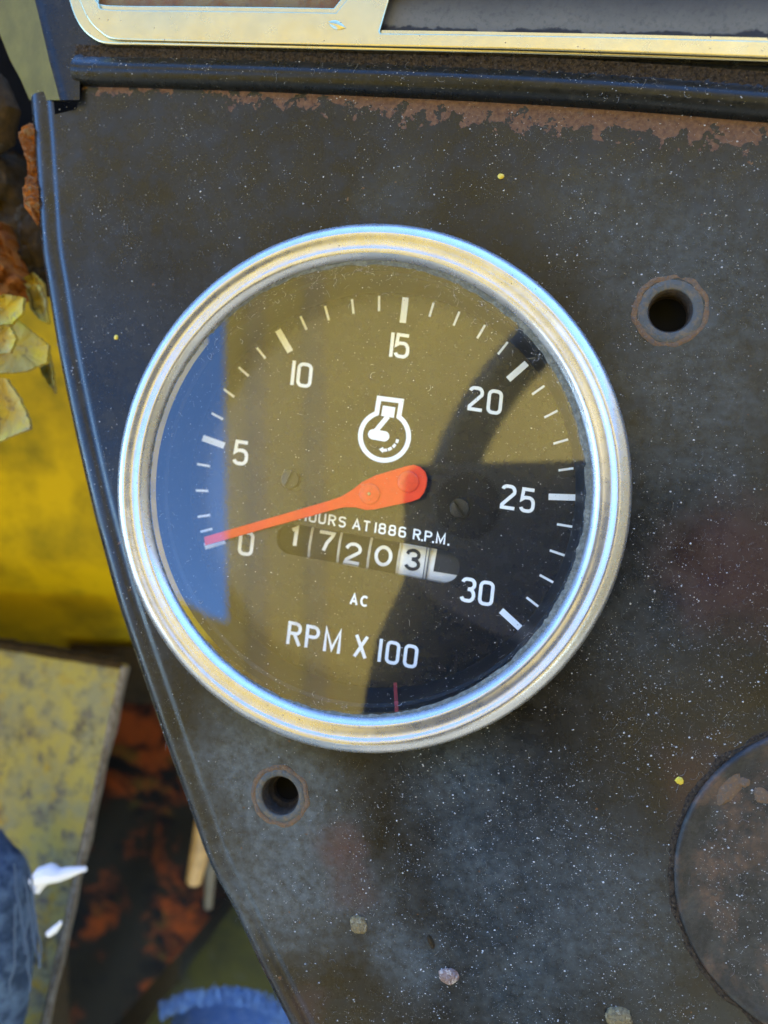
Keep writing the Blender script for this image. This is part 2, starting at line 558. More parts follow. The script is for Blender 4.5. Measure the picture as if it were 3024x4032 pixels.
def inlay_dust():
    mt, nt, b = nodes('inlay_dust')
    n = NT(nt)
    p0, p1 = Q(826, 74, ZP + .003), Q(1659, 92, ZP + .003)
    t = (p1 - p0).normalized()
    xyz = n.sep()
    d = n.math('SUBTRACT', n.math('MULTIPLY', xyz[1], t.x), n.math('MULTIPLY', xyz[0], t.y))
    d = n.math('SUBTRACT', d, (p0.y * t.x - p0.x * t.y) * 1000 - loc0(t))
    d = n.math('ADD', d, n.math('MULTIPLY', n.math('SUBTRACT', n.noise(0.35, 6, 0.65), 0.5), 2.2))
    d = n.math('ADD', d, n.math('MULTIPLY', n.math('SUBTRACT', n.noise(0.06, 2, 0.5), 0.5), 3.0))
    band = n.math('MULTIPLY', n.ramp(d, 1.5, 1.9), n.ramp(d, 3.2, 8.5, 1, 0.25))
    col = n.mix(band, (0.008, 0.008, 0.0075), (0.085, 0.08, 0.064))
    col = n.mix(n.ramp(n.noise(0.8, 6, 0.7), 0.5, 0.7, 0, 0.5), col, (0.02, 0.019, 0.017))
    n.lk(col, b.inputs['Base Color'])
    b.inputs['Roughness'].default_value = 0.5
    b.inputs['Specular IOR Level'].default_value = 0.2
    return mt


def loc0(t):
    o = Q(820, 60, ZP + .003)
    return (o.y * t.x - o.x * t.y) * 1000


M_INLAYD = inlay_dust()
M_INLAYB = weathered('inlay_brass', [((0.20, 0.14, 0.055), 0, 1, 1), ((0.17, 0.07, 0.017), .45, .6, .12), ((0.10, 0.07, 0.04), .56, .7, .5)], bump=0.5, rough=0.35, k=0.65)
M_DIRT = weathered('packed_dirt', [((0.060, 0.043, 0.028), 0, 1, 1), ((0.018, 0.014, 0.011), .45, .58, 1.4), ((0.15, 0.11, 0.07), .58, .66, 2.2)], bump=1.0, bscale=1.8, rough=0.95, k=0.8)
M_GROUND = plain('dry_ground', (0.28, 0.24, 0.17), 0.95, spec=0.1, col2=(0.16, 0.15, 0.10), scale=0.001, lo=0.4, hi=0.6)

# ------------------------------------------------------------------ the dash sheet
EDGE16 = [(61, 224), (63, 250), (70, 330), (78, 450), (86, 553), (100, 640), (118, 750), (144, 881), (170, 1000), (198, 1118), (223, 1211), (253, 1317), (315, 1499), (356, 1617), (406, 1755), (446, 1865), (501, 1970), (560, 2095), (619, 2212), (700, 2370), (830, 2620)]
edge = resample([Q(x, y, ZP - 0.004) for x, y in EDGE16], 0.0016)
PROF = [(0.0, -11), (0.1, -8.2), (0.35, -6.3), (0.75, -4.8), (1.3, -3.5), (2.0, -2.45), (2.8, -1.6), (3.6, -1.02), (4.4, -0.64), (5.2, -0.46), (6.0, -0.42), (6.7, -0.47), (7.3, -0.58), (7.8, -0.60), (8.3, -0.50), (8.8, -0.28), (9.3, -0.10), (9.8, -0.02), (10.2, 0.0)]


def edge_normals(e):
    out = []
    for i in range(len(e)):
        t = (e[min(i + 2, len(e) - 1)] - e[max(i - 2, 0)]).normalized()
        out.append(Vector((-t.y, t.x, 0)) if t.x * 0 + 1 > 0 and (-t.y) > 0 else Vector((t.y, -t.x, 0)))
    return out


enorm = edge_normals(edge)
dash = thing('dash_panel', 'scratched black steel dash panel with dust, rust spots and a rolled left edge', 'dashboard', Q(800, 1100, ZP))
mb = MB()
rows = []
for s, z in PROF:
    rows.append([Vector((p.x + nn.x * s * MM, p.y + nn.y * s * MM, ZP + z * MM)) for p, nn in zip(edge, enorm)])
inner_line = rows[-1]
B1, B2 = Q(1448, 672, ZP), Q(605, 1719, ZP)
COVER = P(3346, 3500, ZP)
COVER_R = (P(2654, 3500, ZP) - COVER).length
GC = Vector((0, 0, ZP))
keep = [p for p in inner_line if p.y < Q(165, 240, ZP).y]
outline = [(p.x, p.y) for p in keep]
far = [Q(830, 2620, ZP), Q(2300, 2620, ZP), Q(2300, -700, ZP), Q(172, -700, ZP), Q(174, 190, ZP), Q(176, 176, ZP), Q(168, 200, ZP), Q(166, 232, ZP)]
far = [far[0], far[1], far[2], far[3], Q(176, 150, ZP), Q(170, 200, ZP), Q(166, 236, ZP)]
outline += [(p.x, p.y) for p in far]
vs, fs = filled([outline, circle_pts(GC, 0.056, 96), circle_pts(B1, 0.0048), circle_pts(B2, 0.0049)])
mb.grid(rows)
mb.add([Vector((v.x, v.y, ZP)) for v in vs], fs)
# the sheet's thickness along the notch and the top left corner
nt_pts = [Q(180, 166, ZP), Q(170, 200, ZP), Q(166, 236, ZP)]
mb.grid([[p for p in nt_pts], [p + Vector((0, 0, -0.004)) for p in nt_pts]])
top_row = [r[0] for r in rows]
mb.grid([top_row, [p + Vector((0, 0, -0.004)) for p in top_row]])
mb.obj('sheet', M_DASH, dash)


def fix_normals(o):
    import bmesh
    bm = bmesh.new()
    bm.from_mesh(o.data)
    bmesh.ops.remove_doubles(bm, verts=bm.verts, dist=1e-6)
    bmesh.ops.recalc_face_normals(bm, faces=bm.faces)
    bm.to_mesh(o.data)
    bm.free()


def up_normals(o):
    """turn every face so that it looks out of the dash"""
    me = o.data
    import bmesh
    bm = bmesh.new()
    bm.from_mesh(me)
    for f in bm.faces:
        if f.normal.z < 0:
            f.normal_flip()
    bm.to_mesh(me)
    bm.free()


up_normals(bpy.data.objects['sheet'])

# threaded bosses
for (c, ro, rb, rs, zs) in ((B1, 7.6, 4.6, 4.15, -4.2), (B2, 7.2, 4.7, 3.2, -4.2)):
    mb = MB()
    prof = [(ro - 0.9, 0.02), (ro - 1.2, 0.16), (rb + 0.35, 0.18), (rb + 0.1, 0.05), (rb, -0.25)]
    z = -0.4
    while z > zs:
        prof += [(rb, z), (rb - 0.32, z - 0.3), (rb - 0.02, z - 0.6)]
        z -= 0.75
    prof += [(rb - 0.1, zs), (rs + 0.15, zs - 0.1), (rs, zs - 0.4), (rs, -30)]
    mb.lathe(c, [(r * MM, z * MM) for r, z in prof], 64, cap=True)
    cut = [i for i, q in enumerate(prof) if q[1] < -0.2][0]
    mb = MB()
    mb.lathe(c, [(r * MM, z * MM) for r, z in prof[:cut + 1]], 64)
    boss = mb.obj('threaded_boss', M_BOSS, dash)
    up_normals(boss)
    mb = MB()
    mb.lathe(c, [(r * MM, z * MM) for r, z in prof[cut:]], 64, cap=True)
    fix_normals(mb.obj('thread', M_THREADM, boss))
    mb = MB()
    k = 90
    rr = []
    for r, z in ((ro + 0.25, 0.015), (ro, 0.14), (ro - 0.55, 0.17), (ro - 0.95, 0.03)):
        rr.append([c + Vector(((r + 0.5 * noise.noise(Vector((math.cos(2 * math.pi * j / k) * 3, math.sin(2 * math.pi * j / k) * 3, c.x * 400)))) * MM * math.cos(2 * math.pi * j / k),
                              (r + 0.5 * noise.noise(Vector((math.cos(2 * math.pi * j / k) * 3, math.sin(2 * math.pi * j / k) * 3, c.x * 400)))) * MM * math.sin(2 * math.pi * j / k), (z + 0.22 * min(0.3, noise.noise(Vector((math.cos(2 * math.pi * j / k) * 2.2, math.sin(2 * math.pi * j / k) * 2.2, 9 + c.x * 300))))) * MM)) for j in range(k)])
    mb.grid(rr, True)
    wr = mb.obj('worn_ring', M_BOSSRING, boss)
    up_normals(wr)
    mb = MB()
    mb.lathe(c, [(rs * MM * 1.02, -0.0060), (rs * MM * 0.98, -0.0061)], 48, cap=True)  # black disc paints the shade deep inside the hole
    mb.obj('bore_shade', M_DARK, boss)

# rust crust along the upper left edge
mb = MB()
n_e = [i for i, p in enumerate(edge) if Q(60, 236, ZP).y > p.y > Q(90, 470, ZP).y]
rows = []
for s in np.linspace(-2.6, 3.0, 34):
    row = []
    for q_ in np.linspace(0, len(n_e) - 1.001, 150):
        i_, f_ = n_e[0] + int(q_), q_ - int(q_)
        p, nn = edge[i_].lerp(edge[i_ + 1], f_), enorm[i_].lerp(enorm[i_ + 1], f_)
        t = q_ / (len(n_e) - 1)
        lump = noise.noise(Vector((p.y * 500, s * 0.3, 1))) * 0.9 + noise.noise(Vector((p.y * 1500, s * 1.1, 4))) * 0.6 + noise.noise(Vector((p.y * 4200, s * 3.4, 8))) * 0.5
        amp = min(1, t * 8, (1 - t) * 6) * (0.72 + 0.28 * math.sin(t * 9 + 0.8))
        e = (s + 2.6) / 5.6
        hh = -3.4 + 3.1 * math.sin(math.pi * min(1, e * 0.75 + 0.1)) + lump * 1.5 - (1 - amp) * 3.6
        ss = s * (0.55 + 0.45 * amp) + lump * 0.5 * (1 - e)
        row.append(Vector((p.x + nn.x * ss * MM, p.y + nn.y * ss * MM, ZP + hh * MM)))
    rows.append(row)
mb.grid(rows)
mb.obj('rust_crust', M_RUST, dash, angle=80)


def blob(name, c, r, h, mat, parent=None, seed=0, n=14, label=None, cat=None, group=None, ell=1.0, rot=0.0):
    mb = MB()
    rows = []
    c = Vector(c)
    for i in range(7):
        a = i / 6 * math.pi / 2
        row = []
        for j in range(n):
            th = 2 * math.pi * j / n
            k = 1 + 0.32 * noise.noise(Vector((math.cos(th) * 1.3 + seed * 3.1, math.sin(th) * 1.3, i * 0.4))) + 0.16 * noise.noise(Vector((math.cos(th) * 4 + seed, math.sin(th) * 4, i * 0.9)))
            x, y = r * k * math.cos(a) * math.cos(th), ell * r * k * math.cos(a) * math.sin(th)
            row.append(c + Vector((x * math.cos(rot) - y * math.sin(rot), x * math.sin(rot) + y * math.cos(rot), h * math.sin(a) * (1 + 0.4 * noise.noise(Vector((x * 900, y * 900, seed)))))))
        rows.append(row)
    mb.grid(rows, True)
    return mb.obj(name, mat, parent, c, label=label, cat=cat, group=group, angle=0)


blob('rust_spot', Q(86, 241, ZP - 0.0035), 0.0013, 0.0009, M_RUST, dash, 3)
blob('rust_spot', Q(76, 281, ZP - 0.004), 0.0008, 0.0006, M_RUST, dash, 5)

# crusts and husks stuck on the sheet
tag = dict(cat='debris')
M_CRUST = weathered('mud_crust', [((0.22, 0.17, 0.085), 0, 1, 1), ((0.10, 0.08, 0.05), .45, .6, 1.2), ((0.34, 0.29, 0.18), .54, .66, 1.0)], bump=1.0, bscale=2.2, rough=0.95)
M_CRUST2 = weathered('pink_crust', [((0.26, 0.18, 0.15), 0, 1, 1), ((0.13, 0.08, 0.065), .45, .6, 1.2), ((0.46, 0.40, 0.36), .52, .62, 1.0)], bump=1.0, bscale=2.2, rough=0.95)
blob('dried_mud_spot', Q(776, 1998, ZP), 0.0022, 0.0006, M_CRUST, None, 1, 18, 'round tan dried mud spot on the bluish lower part of the dash', **tag)
blob('crusty_dropping', Q(970, 2108, ZP), 0.0023, 0.0008, M_CRUST2, None, 2, 18, 'pale pinkish crusty lump on the dash near the bottom', ell=0.85, **tag)
blob('dirt_clump', Q(1335, 2196, ZP), 0.0028, 0.0011, M_CRUST, None, 8, 18, 'brown dirt clump cut off by the lower border below the round cover', ell=0.8, **tag)
blob('seed_husk', Q(931, 2034, ZP), 0.0007, 0.0006, M_BROWN, None, 4, 10, 'small dark seed husk lying beside the pinkish crust', ell=2.4, rot=0.4, **tag)
M_YCHIP = plain('yellow_chip', (0.45, 0.33, 0.02), 0.5)
for (x, y, r, lab) in ((1082, 381, 0.00062, 'tiny yellow paint chip above the gauge near the bluish patch'),
                       (1468, 1686, 0.00075, 'tiny yellow paint chip on the dash beside the round cover plate'),
                       (251, 729, 0.00055, 'tiny yellow paint chip left of the gauge near the rolled edge')):
    blob('paint_chip', Q(x, y, ZP), r, 0.00035, M_YCHIP, None, x, 8, lab, cat='paint chip', group='yellow paint chips on the dash', ell=1.3, rot=x)

# ------------------------------------------------------------------ round cover plate, lower right
cov = thing('cover_plate', 'round black cover plate with rusty face cut off by the lower right border', 'cover plate', COVER)
mb = MB()
cr = COVER_R * 1000
mb.lathe(COVER, [(r * MM, z * MM) for r, z in ((cr, 0.02), (cr - 0.15, 0.5), (cr - 0.45, 0.95), (cr - 0.9, 1.15), (cr - 1.4, 1.1), (cr - 2.0, 0.85), (cr - 2.8, 0.6), (cr - 5, 0.52), (cr - 12, 0.5), (0.5, 0.5))], 200, cap=True)
up_normals(mb.obj('disc', M_PLATE, cov))
mb = MB()
k = 400
rr = []
for r, z in ((1.5, 0.02), (0.7, 0.28), (0.0, 0.3), (-0.2, 0.1)):
    rr.append([COVER + Vector(((cr + r * (0.75 + 0.8 * noise.noise(Vector((j * 0.11, 0, 7))))) * MM * math.cos(2 * math.pi * j / k), (cr + r * (0.75 + 0.8 * noise.noise(Vector((j * 0.11, 0, 7))))) * MM * math.sin(2 * math.pi * j / k), z * MM * (1 + noise.noise(Vector((j * 0.7, r, 2)))))) for j in range(k)])
mb.grid(rr, True)
up_normals(mb.obj('dirt_seam', M_DIRT, cov))
for (x, y, r, e) in ((1573, 1703, 0.0024, 1.9), (1648, 1718, 0.0024, .7), (1608, 1690, 0.0011, 1)):
    blob('rust_patch', Q(x, y, ZP + 0.00045), r, 0.00022, M_BOSSRING, cov, x, 22, ell=e, rot=-0.5)

# ------------------------------------------------------------------ upper panel
LIP16 = [(150, 170), (180, 173), (330, 177), (560, 184), (800, 194), (1000, 203), (1200, 214), (1430, 230), (1659, 249), (1900, 270), (2300, 305)]
lip = resample([Q(x, y, ZP + 0.003) for x, y in LIP16], 0.002)
upper = thing('upper_panel', 'glossy black upper dash ledge with rolled lip and packed dirt', 'dash ledge', Q(700, 120, ZP))
LPROF = [(-0.1, -3.5), (-0.05, 0.0), (0.25, 1.2), (0.8, 2.2), (1.6, 3.0), (2.6, 3.5), (3.6, 3.55), (4.5, 3.2), (5.3, 2.75), (6.2, 2.5), (8.0, 2.45), (12, 2.45), (40, 2.45), (110, 2.45)]
mb = MB()
rows = []
lnorm = []
for i in range(len(lip)):
    t = (lip[min(i + 2, len(lip) - 1)] - lip[max(i - 2, 0)]).normalized()
    lnorm.append(Vector((-t.y, t.x, 0)))
for s, z in LPROF:
    rows.append([Vector((p.x + nn.x * s * MM, p.y + nn.y * s * MM, ZP + z * MM)) for p, nn in zip(lip, lnorm)])
mb.grid(rows)
up_normals(mb.obj('lip', M_LIP, upper))
# left flange: black face, bevel and slanting side, a yellow reflection painted on in olive
mb = MB()
ys = [216, 200, 170, 130, 90, 40, 0, -60, -140]


def lerp(tab, y):
    tab = sorted(tab)
    return float(np.interp(y, [t[0] for t in tab], [t[1] for t in tab]))


tA = [(216, 64), (170, 44), (130, 22), (90, 6), (40, -14), (0, -28), (-140, -80)]
tB = [(216, 124), (170, 112), (130, 101), (90, 92), (40, 80), (0, 70), (-140, 34)]
tD = [(216, 172), (170, 172), (130, 172), (90, 172), (40, 172), (0, 172), (-140, 172)]
rows = []
for tab, dx, z in ((tA, 6, -14), (tA, 0, -5.0), (tB, 0, 2.2), (tB, 5, 2.7), (tB, 10, 2.6), (tB, 16, 2.2), (tB, 26, 1.7), (tD, 0, 1.5)):
    rows.append([Q(lerp(tab, y) + dx, y + (3 if False else 0), ZP + z * MM) for y in ys])
cap = [Q(lerp(t, 216) + dx, 218, ZP + (z - 7) * MM) for t, dx, z in ((tA, 6, -14), (tA, 0, -5.0), (tB, 0, 2.2), (tB, 5, 2.7), (tB, 10, 2.6), (tB, 16, 2.2), (tB, 26, 1.7), (tD, 0, 1.5))]
mb.grid(rows[:4])
mb.grid([[r[0] for r in rows[:4]], cap[:4]])
M_FLANGE = plain('flange_reflection_paint', (0.085, 0.066, 0.0008), 0.5, col2=(0.115, 0.092, 0.006), scale=0.15, bump=0.15, bscale=1.0, spec=0.08, k=0.9)  # olive colour stands in for a yellow reflection
up_normals(mb.obj('side_flange', M_FLANGE, upper, angle=35))
mb = MB()
mb.grid(rows[3:])
mb.grid([[r[0] for r in rows[3:]], cap[3:]])
up_normals(mb.obj('flange_face', M_LIP, upper, angle=35))
# packed dirt along the foot of the trim
mb = MB()
rows = []
lipf = [(a.lerp(b, q / 5), na.lerp(nb, q / 5)) for a, b, na, nb in zip(lip, lip[1:], lnorm, lnorm[1:]) for q in range(5)]
for s in np.linspace(5.2, 8.6, 16):
    row = []
    for i, (p, nn) in enumerate(lipf):
        e = (s - 5.2) / 3.4
        row.append(Vector((p.x + nn.x * s * MM, p.y + nn.y * s * MM, ZP + (2.35 + 0.75 * e + 0.30 * noise.noise(Vector((p.x * 900, s * 1.5, 2))) + 0.22 * noise.noise(Vector((p.x * 2600, s * 3.5, 5)))) * MM)))
    rows.append(row)
mb.grid(rows)
up_normals(mb.obj('packed_dirt', M_DIRT, upper, angle=0))

# ------------------------------------------------------------------ chrome trim frame
ZT = ZP + 0.0030
trim = thing('trim_frame', 'bright chrome trim frame with two inset windows along the top border', 'trim frame', Q(820, 60, ZT))


def q2(lst, z):
    return [(Q(x, y, z).x, Q(x, y, z).y) for x, y in lst]


def smooth_corner(lst, n):
    """round off the first n points of an outline"""
    q = resample([(x, y) for x, y in lst[:n]], 4)
    return [(v.x, v.y) for v in q] + list(lst[n:])


def bottom_y(x):
    return lerp([(150, 97), (240, 101), (420, 105), (800, 114), (1200, 123), (1659, 139), (2200, 160)], x)


out_o = [(150, -120), (156, -20), (166, 26), (182, 60), (205, 84), (236, 98)] + [(x, bottom_y(x) - 2) for x in (300, 500, 800, 1100, 1400, 1659, 2000)] + [(2000, -120)]
win_l = [(196, -120), (204, -20), (216, 8), (238, 22), (400, 24.5), (600, 27), (726, 29.5), (748, 2), (790, -60), (830, -120)]
win_r = [(884, -120), (846, -10), (823, 70), (826, 74.5), (1000, 77), (1300, 83), (1659, 92), (1960, 101), (1960, -120)]
vs, fs = filled([q2(smooth_corner(out_o, 7), ZT), q2(smooth_corner(win_l, 5), ZT), q2(win_r, ZT)], 0.0006, 0.00045, 3)
mb = MB()
mb.add([Vector((v.x, v.y, ZT + v.z + 0.0006)) for v in vs], fs)
mb.obj('frame', M_TRIM, trim, angle=60)
# raised upper step of the rail: leaves a bright lower border and a groove
top_o = [(166, -120), (172, -22), (182, 16), (198, 46), (219, 68), (246, 84)] + [(x, bottom_y(x) - 15) for x in (300, 500, 800, 1100, 1400, 1659, 2000)] + [(1990, -120)]
wl2 = [(192, -120), (200, -20), (213, 11), (236, 26), (400, 28.5), (600, 31), (728, 33.5), (752, 4), (794, -60), (834, -120)]
wr2 = [(880, -120), (842, -10), (818, 71), (822, 78), (1000, 80), (1300, 86), (1659, 95), (1980, 104), (1980, -120)]
zt2 = ZT + 0.0018
vs, fs = filled([q2(smooth_corner(top_o, 7), zt2), q2(smooth_corner(wl2, 5), zt2), q2(wr2, zt2)], 0.0003, 0.00035, 3)
mb = MB()
mb.add([Vector((v.x, v.y, zt2 + v.z)) for v in vs], fs)
mb.obj('rail', M_TRIM, trim, angle=60)
for nm, lst, mt in (('brass_inlay', [(170, -115), (190, 40), (760, 44), (850, -115)], M_INLAYB), ('dusty_inlay', [(860, -115), (810, 88), (1980, 115), (1980, -115)], M_INLAYD)):
    mb = MB()
    g = []
    a, b_, c_, d_ = [Q(x, y, ZT + 0.0002) for x, y in lst]
    for i in range(13):
        u = i / 12
        l0, l1 = a.lerp(b_, u), d_.lerp(c_, u)
        g.append([l0.lerp(l1, j / 40) + Vector((0, 0, 0.00012 * noise.noise(Vector((i, j, 3))))) for j in range(41)])
    mb.grid(g)
    up_normals(mb.obj(nm, mt, trim))
mb = MB()
gp = Q(727, 54, zt2 + 0.0007)
rows = []
for i in range(5):
    tt = i / 4 - 0.5
    rows.append([gp + Vector((0.0042 * (j / 12 - 0.5) + 0.0004 * tt, -0.0020 * (j / 12 - 0.5) + 0.0019 * tt * math.sin(math.pi * j / 12), 0.00002 + 0.0003 * math.cos(math.pi * tt) * math.sin(math.pi * j / 12))) for j in range(13)])
mb.grid(rows)
up_normals(mb.obj('dent', M_TRIM, trim))

# ------------------------------------------------------------------ the gauge
tach = thing('tachometer', 'round chrome rimmed gauge with a black dial, orange needle and white numbers', 'gauge', (0, 0, ZP))
RR = 60.0
PR = [(60.0, -6.0), (60.1, -3.0), (60.1, -1.2), (59.95, -0.4), (59.6, 0.2), (59.0, 0.75), (58.3, 1.2), (57.6, 1.5), (57.1, 1.55), (56.6, 1.35), (56.1, 1.05), (55.6, 0.88), (55.0, 0.84), (54.4, 0.90), (53.9, 0.98), (53.4, 0.92), (53.0, 0.66), (52.6, 0.22), (52.2, -0.35), (51.95, -0.85), (51.9, -1.15), (52.0, -2.0)]


def smooth_prof(pr, k=3):
    v = [Vector((a, b, 0)) for a, b in pr]
    out = []
    for i in range(len(v) - 1):
        p0, p1, p2, p3 = v[max(i - 1, 0)], v[i], v[i + 1], v[min(i + 2, len(v) - 1)]
        for j in range(k):
            t = j / k
            q = 0.5 * (2 * p1 + (p2 - p0) * t + (2 * p0 - 5 * p1 + 4 * p2 - p3) * t * t + (3 * p1 - p0 - 3 * p2 + p3) * t ** 3)
            out.append((q.x, q.y))
    out.append(pr[-1])
    return out


mb = MB()
mb.lathe((0, 0, 0), [(r * MM, z * MM) for r, z in smooth_prof(PR)], 256)
fix_normals(mb.obj('bezel', M_CHROME, tach, angle=0))
mb = MB()
mb.lathe((0, 0, 0), [(0.2 * MM, ZG), (51.3 * MM, ZG), (51.95 * MM, ZG), (51.95 * MM, ZG - 0.0025), (0.2 * MM, ZG - 0.0025)], 128)
gob = mb.obj('glass', M_GLASS, tach, angle=30)
import bmesh
bm = bmesh.new()
bm.from_mesh(gob.data)
bmesh.ops.holes_fill(bm, edges=bm.edges)
bmesh.ops.recalc_face_normals(bm, faces=bm.faces)
bm.to_mesh(gob.data)
bm.free()
# dirt packed where glass meets rim: broad to the right and the top, thin on the left
mb = MB()
k = 360
rr = [[], [], [], []]
for j in range(k):
    a = 2 * math.pi * j / k
    wdt = 0.75 + 0.55 * math.cos(a - R(20)) + 0.5 * noise.noise(Vector((j * 0.21, 1, 0))) + 0.35 * noise.noise(Vector((j * 0.9, 3, 0)))
    wdt = max(0.18, wdt)
    for q, (e, z) in enumerate(((0, 0.35), (0.35, 0.24), (0.75, 0.1), (1.0, 0.015))):
        r = 51.93 - e * wdt
        rr[q].append(Vector((r * MM * math.cos(a), r * MM * math.sin(a), ZG + z * MM * (0.8 + 0.5 * noise.noise(Vector((j * 0.8, q, 5)))))))
mb.grid(rr, True)
up_normals(mb.obj('dirt_seam', M_GRIME, tach))
# housing wall between glass and dial
DC = np.mean([[P(*p, ZD).x, P(*p, ZD).y] for p in ((1597, 1172), (2266, 1960), (796, 1724), (806, 2151), (1094, 1300), (2074, 1429), (2049, 2474))], axis=0)
mb = MB()
mb.lathe((0, 0, 0), [(51.6 * MM, ZG - 0.0026), (51.4 * MM, -0.0075), (50.6 * MM, -0.0080), (50.2 * MM, -0.0120), (49.2 * MM, -0.0150), (48.9 * MM, ZD - 0.0006)], 160)
fix_normals(mb.obj('housing', M_WALL, tach))
mb = MB()
a = math.atan2(*(lambda p: (p.y, p.x))(P(1560, 2745, -0.011)))
ra = []
for (x, y) in [(1556 + 6 * q / 14, 2688 + 114 * q / 14) for q in range(15)]:
    p = P(x, y, -0.0128)
    for zz in range(140):
        z = ZD + 0.0001 + 0.0001 * zz
        p = P(x, y, z)
        if math.hypot(p.x, p.y) * 1000 <= np.interp(z * 1000, [-17, -15, -12, -8, -7.5, -3.8], [48.9, 49.2, 50.2, 50.6, 51.4, 51.6]) - 0.3:
            break
    aa = math.atan2(p.y, p.x)
    rad = math.hypot(p.x, p.y)
    for sgn in (-1, 1):
        ra.append(Vector((math.cos(aa + sgn * 0.009) * rad, math.sin(aa + sgn * 0.009) * rad, z)))
mb.grid([ra[q:q + 2] for q in range(0, len(ra), 2)])  # red streak painted as the needle tail's reflection on the wall
mb.obj('red_reflection', M_REDREFL, tach)

# dial with the counter's slot cut out
SL0, SL1 = P(1146, 2122, ZD), P(1746, 2231, ZD)
slx = (SL1 - SL0).normalized()
sly = Vector((-slx.y, slx.x, 0))
SLR = 64 * 0.186 / FPX
slot = []
for i in range(25):
    a = math.pi / 2 + math.pi * i / 24
    slot.append(SL0 + slx * SLR * math.cos(a) + sly * SLR * math.sin(a))
for i in range(25):
    a = -math.pi / 2 + math.pi * i / 24
    slot.append(SL1 + slx * SLR * math.cos(a) + sly * SLR * math.sin(a))
vs, fs = filled([circle_pts((0, 0), 0.0489, 128), [(p.x, p.y) for p in slot]])
mb = MB()
mb.add([Vector((v.x, v.y, ZD)) for v in vs], fs)
ns = len(slot)
mb.add([p for p in slot] + [p + Vector((0, 0, -0.0026)) for p in slot], [(i, (i + 1) % ns, (i + 1) % ns + ns, i + ns) for i in range(ns)])
dial = mb.obj('dial', M_DIAL, tach, angle=30)
up_normals(dial)


# --- flat print: strokes in photograph pixels laid onto a surface
def ribbon(mb, pts, wd, surf, closed=False):
    p = [np.array(q, float) for q in pts]
    if closed and np.hypot(*(p[0] - p[-1])) < 1e-6:
        p = p[:-1]
    n = len(p)
    L, Rr = [], []
    for i in range(n):
        a = p[i - 1] if (i > 0 or closed) else None
        b = p[(i + 1) % n] if (i < n - 1 or closed) else None
        d1 = (p[i] - a) / np.hypot(*(p[i] - a)) if a is not None else None
        d2 = (b - p[i]) / np.hypot(*(b - p[i])) if b is not None else None
        d1 = d2 if d1 is None else d1
        d2 = d1 if d2 is None else d2
        n1, n2 = np.array([-d1[1], d1[0]]), np.array([-d2[1], d2[0]])
        m_ = n1 + n2
        q = np.hypot(*m_)
        m_ = n1 if q < 1e-6 else m_ / q
        k = wd / 2 / max(0.45, float(m_ @ n1))
        L.append(p[i] + m_ * k)
        Rr.append(p[i] - m_ * k)
    vs = [surf(*q) for q in L] + [surf(*q) for q in Rr]
    fs = [(i, (i + 1) % n, (i + 1) % n + n, i + n) for i in range(n if closed else n - 1)]
    mb.add(vs, fs)


def arc(cx, cy, rx, ry, a0, a1, k=7):
    return [(cx + rx * math.cos(R(a0 + (a1 - a0) * i / k)), cy + ry * math.sin(R(a0 + (a1 - a0) * i / k))) for i in range(k + 1)]


def rrect(w_, y0, y1, r):
    r2 = min(r, (y1 - y0) / 2)
    return arc(w_ - r, y1 - r2, r, r2, 90, 0) + arc(w_ - r, y0 + r2, r, r2, 0, -90) + arc(r, y0 + r2, r, r2, 270, 180) + arc(r, y1 - r2, r, r2, 180, 90)


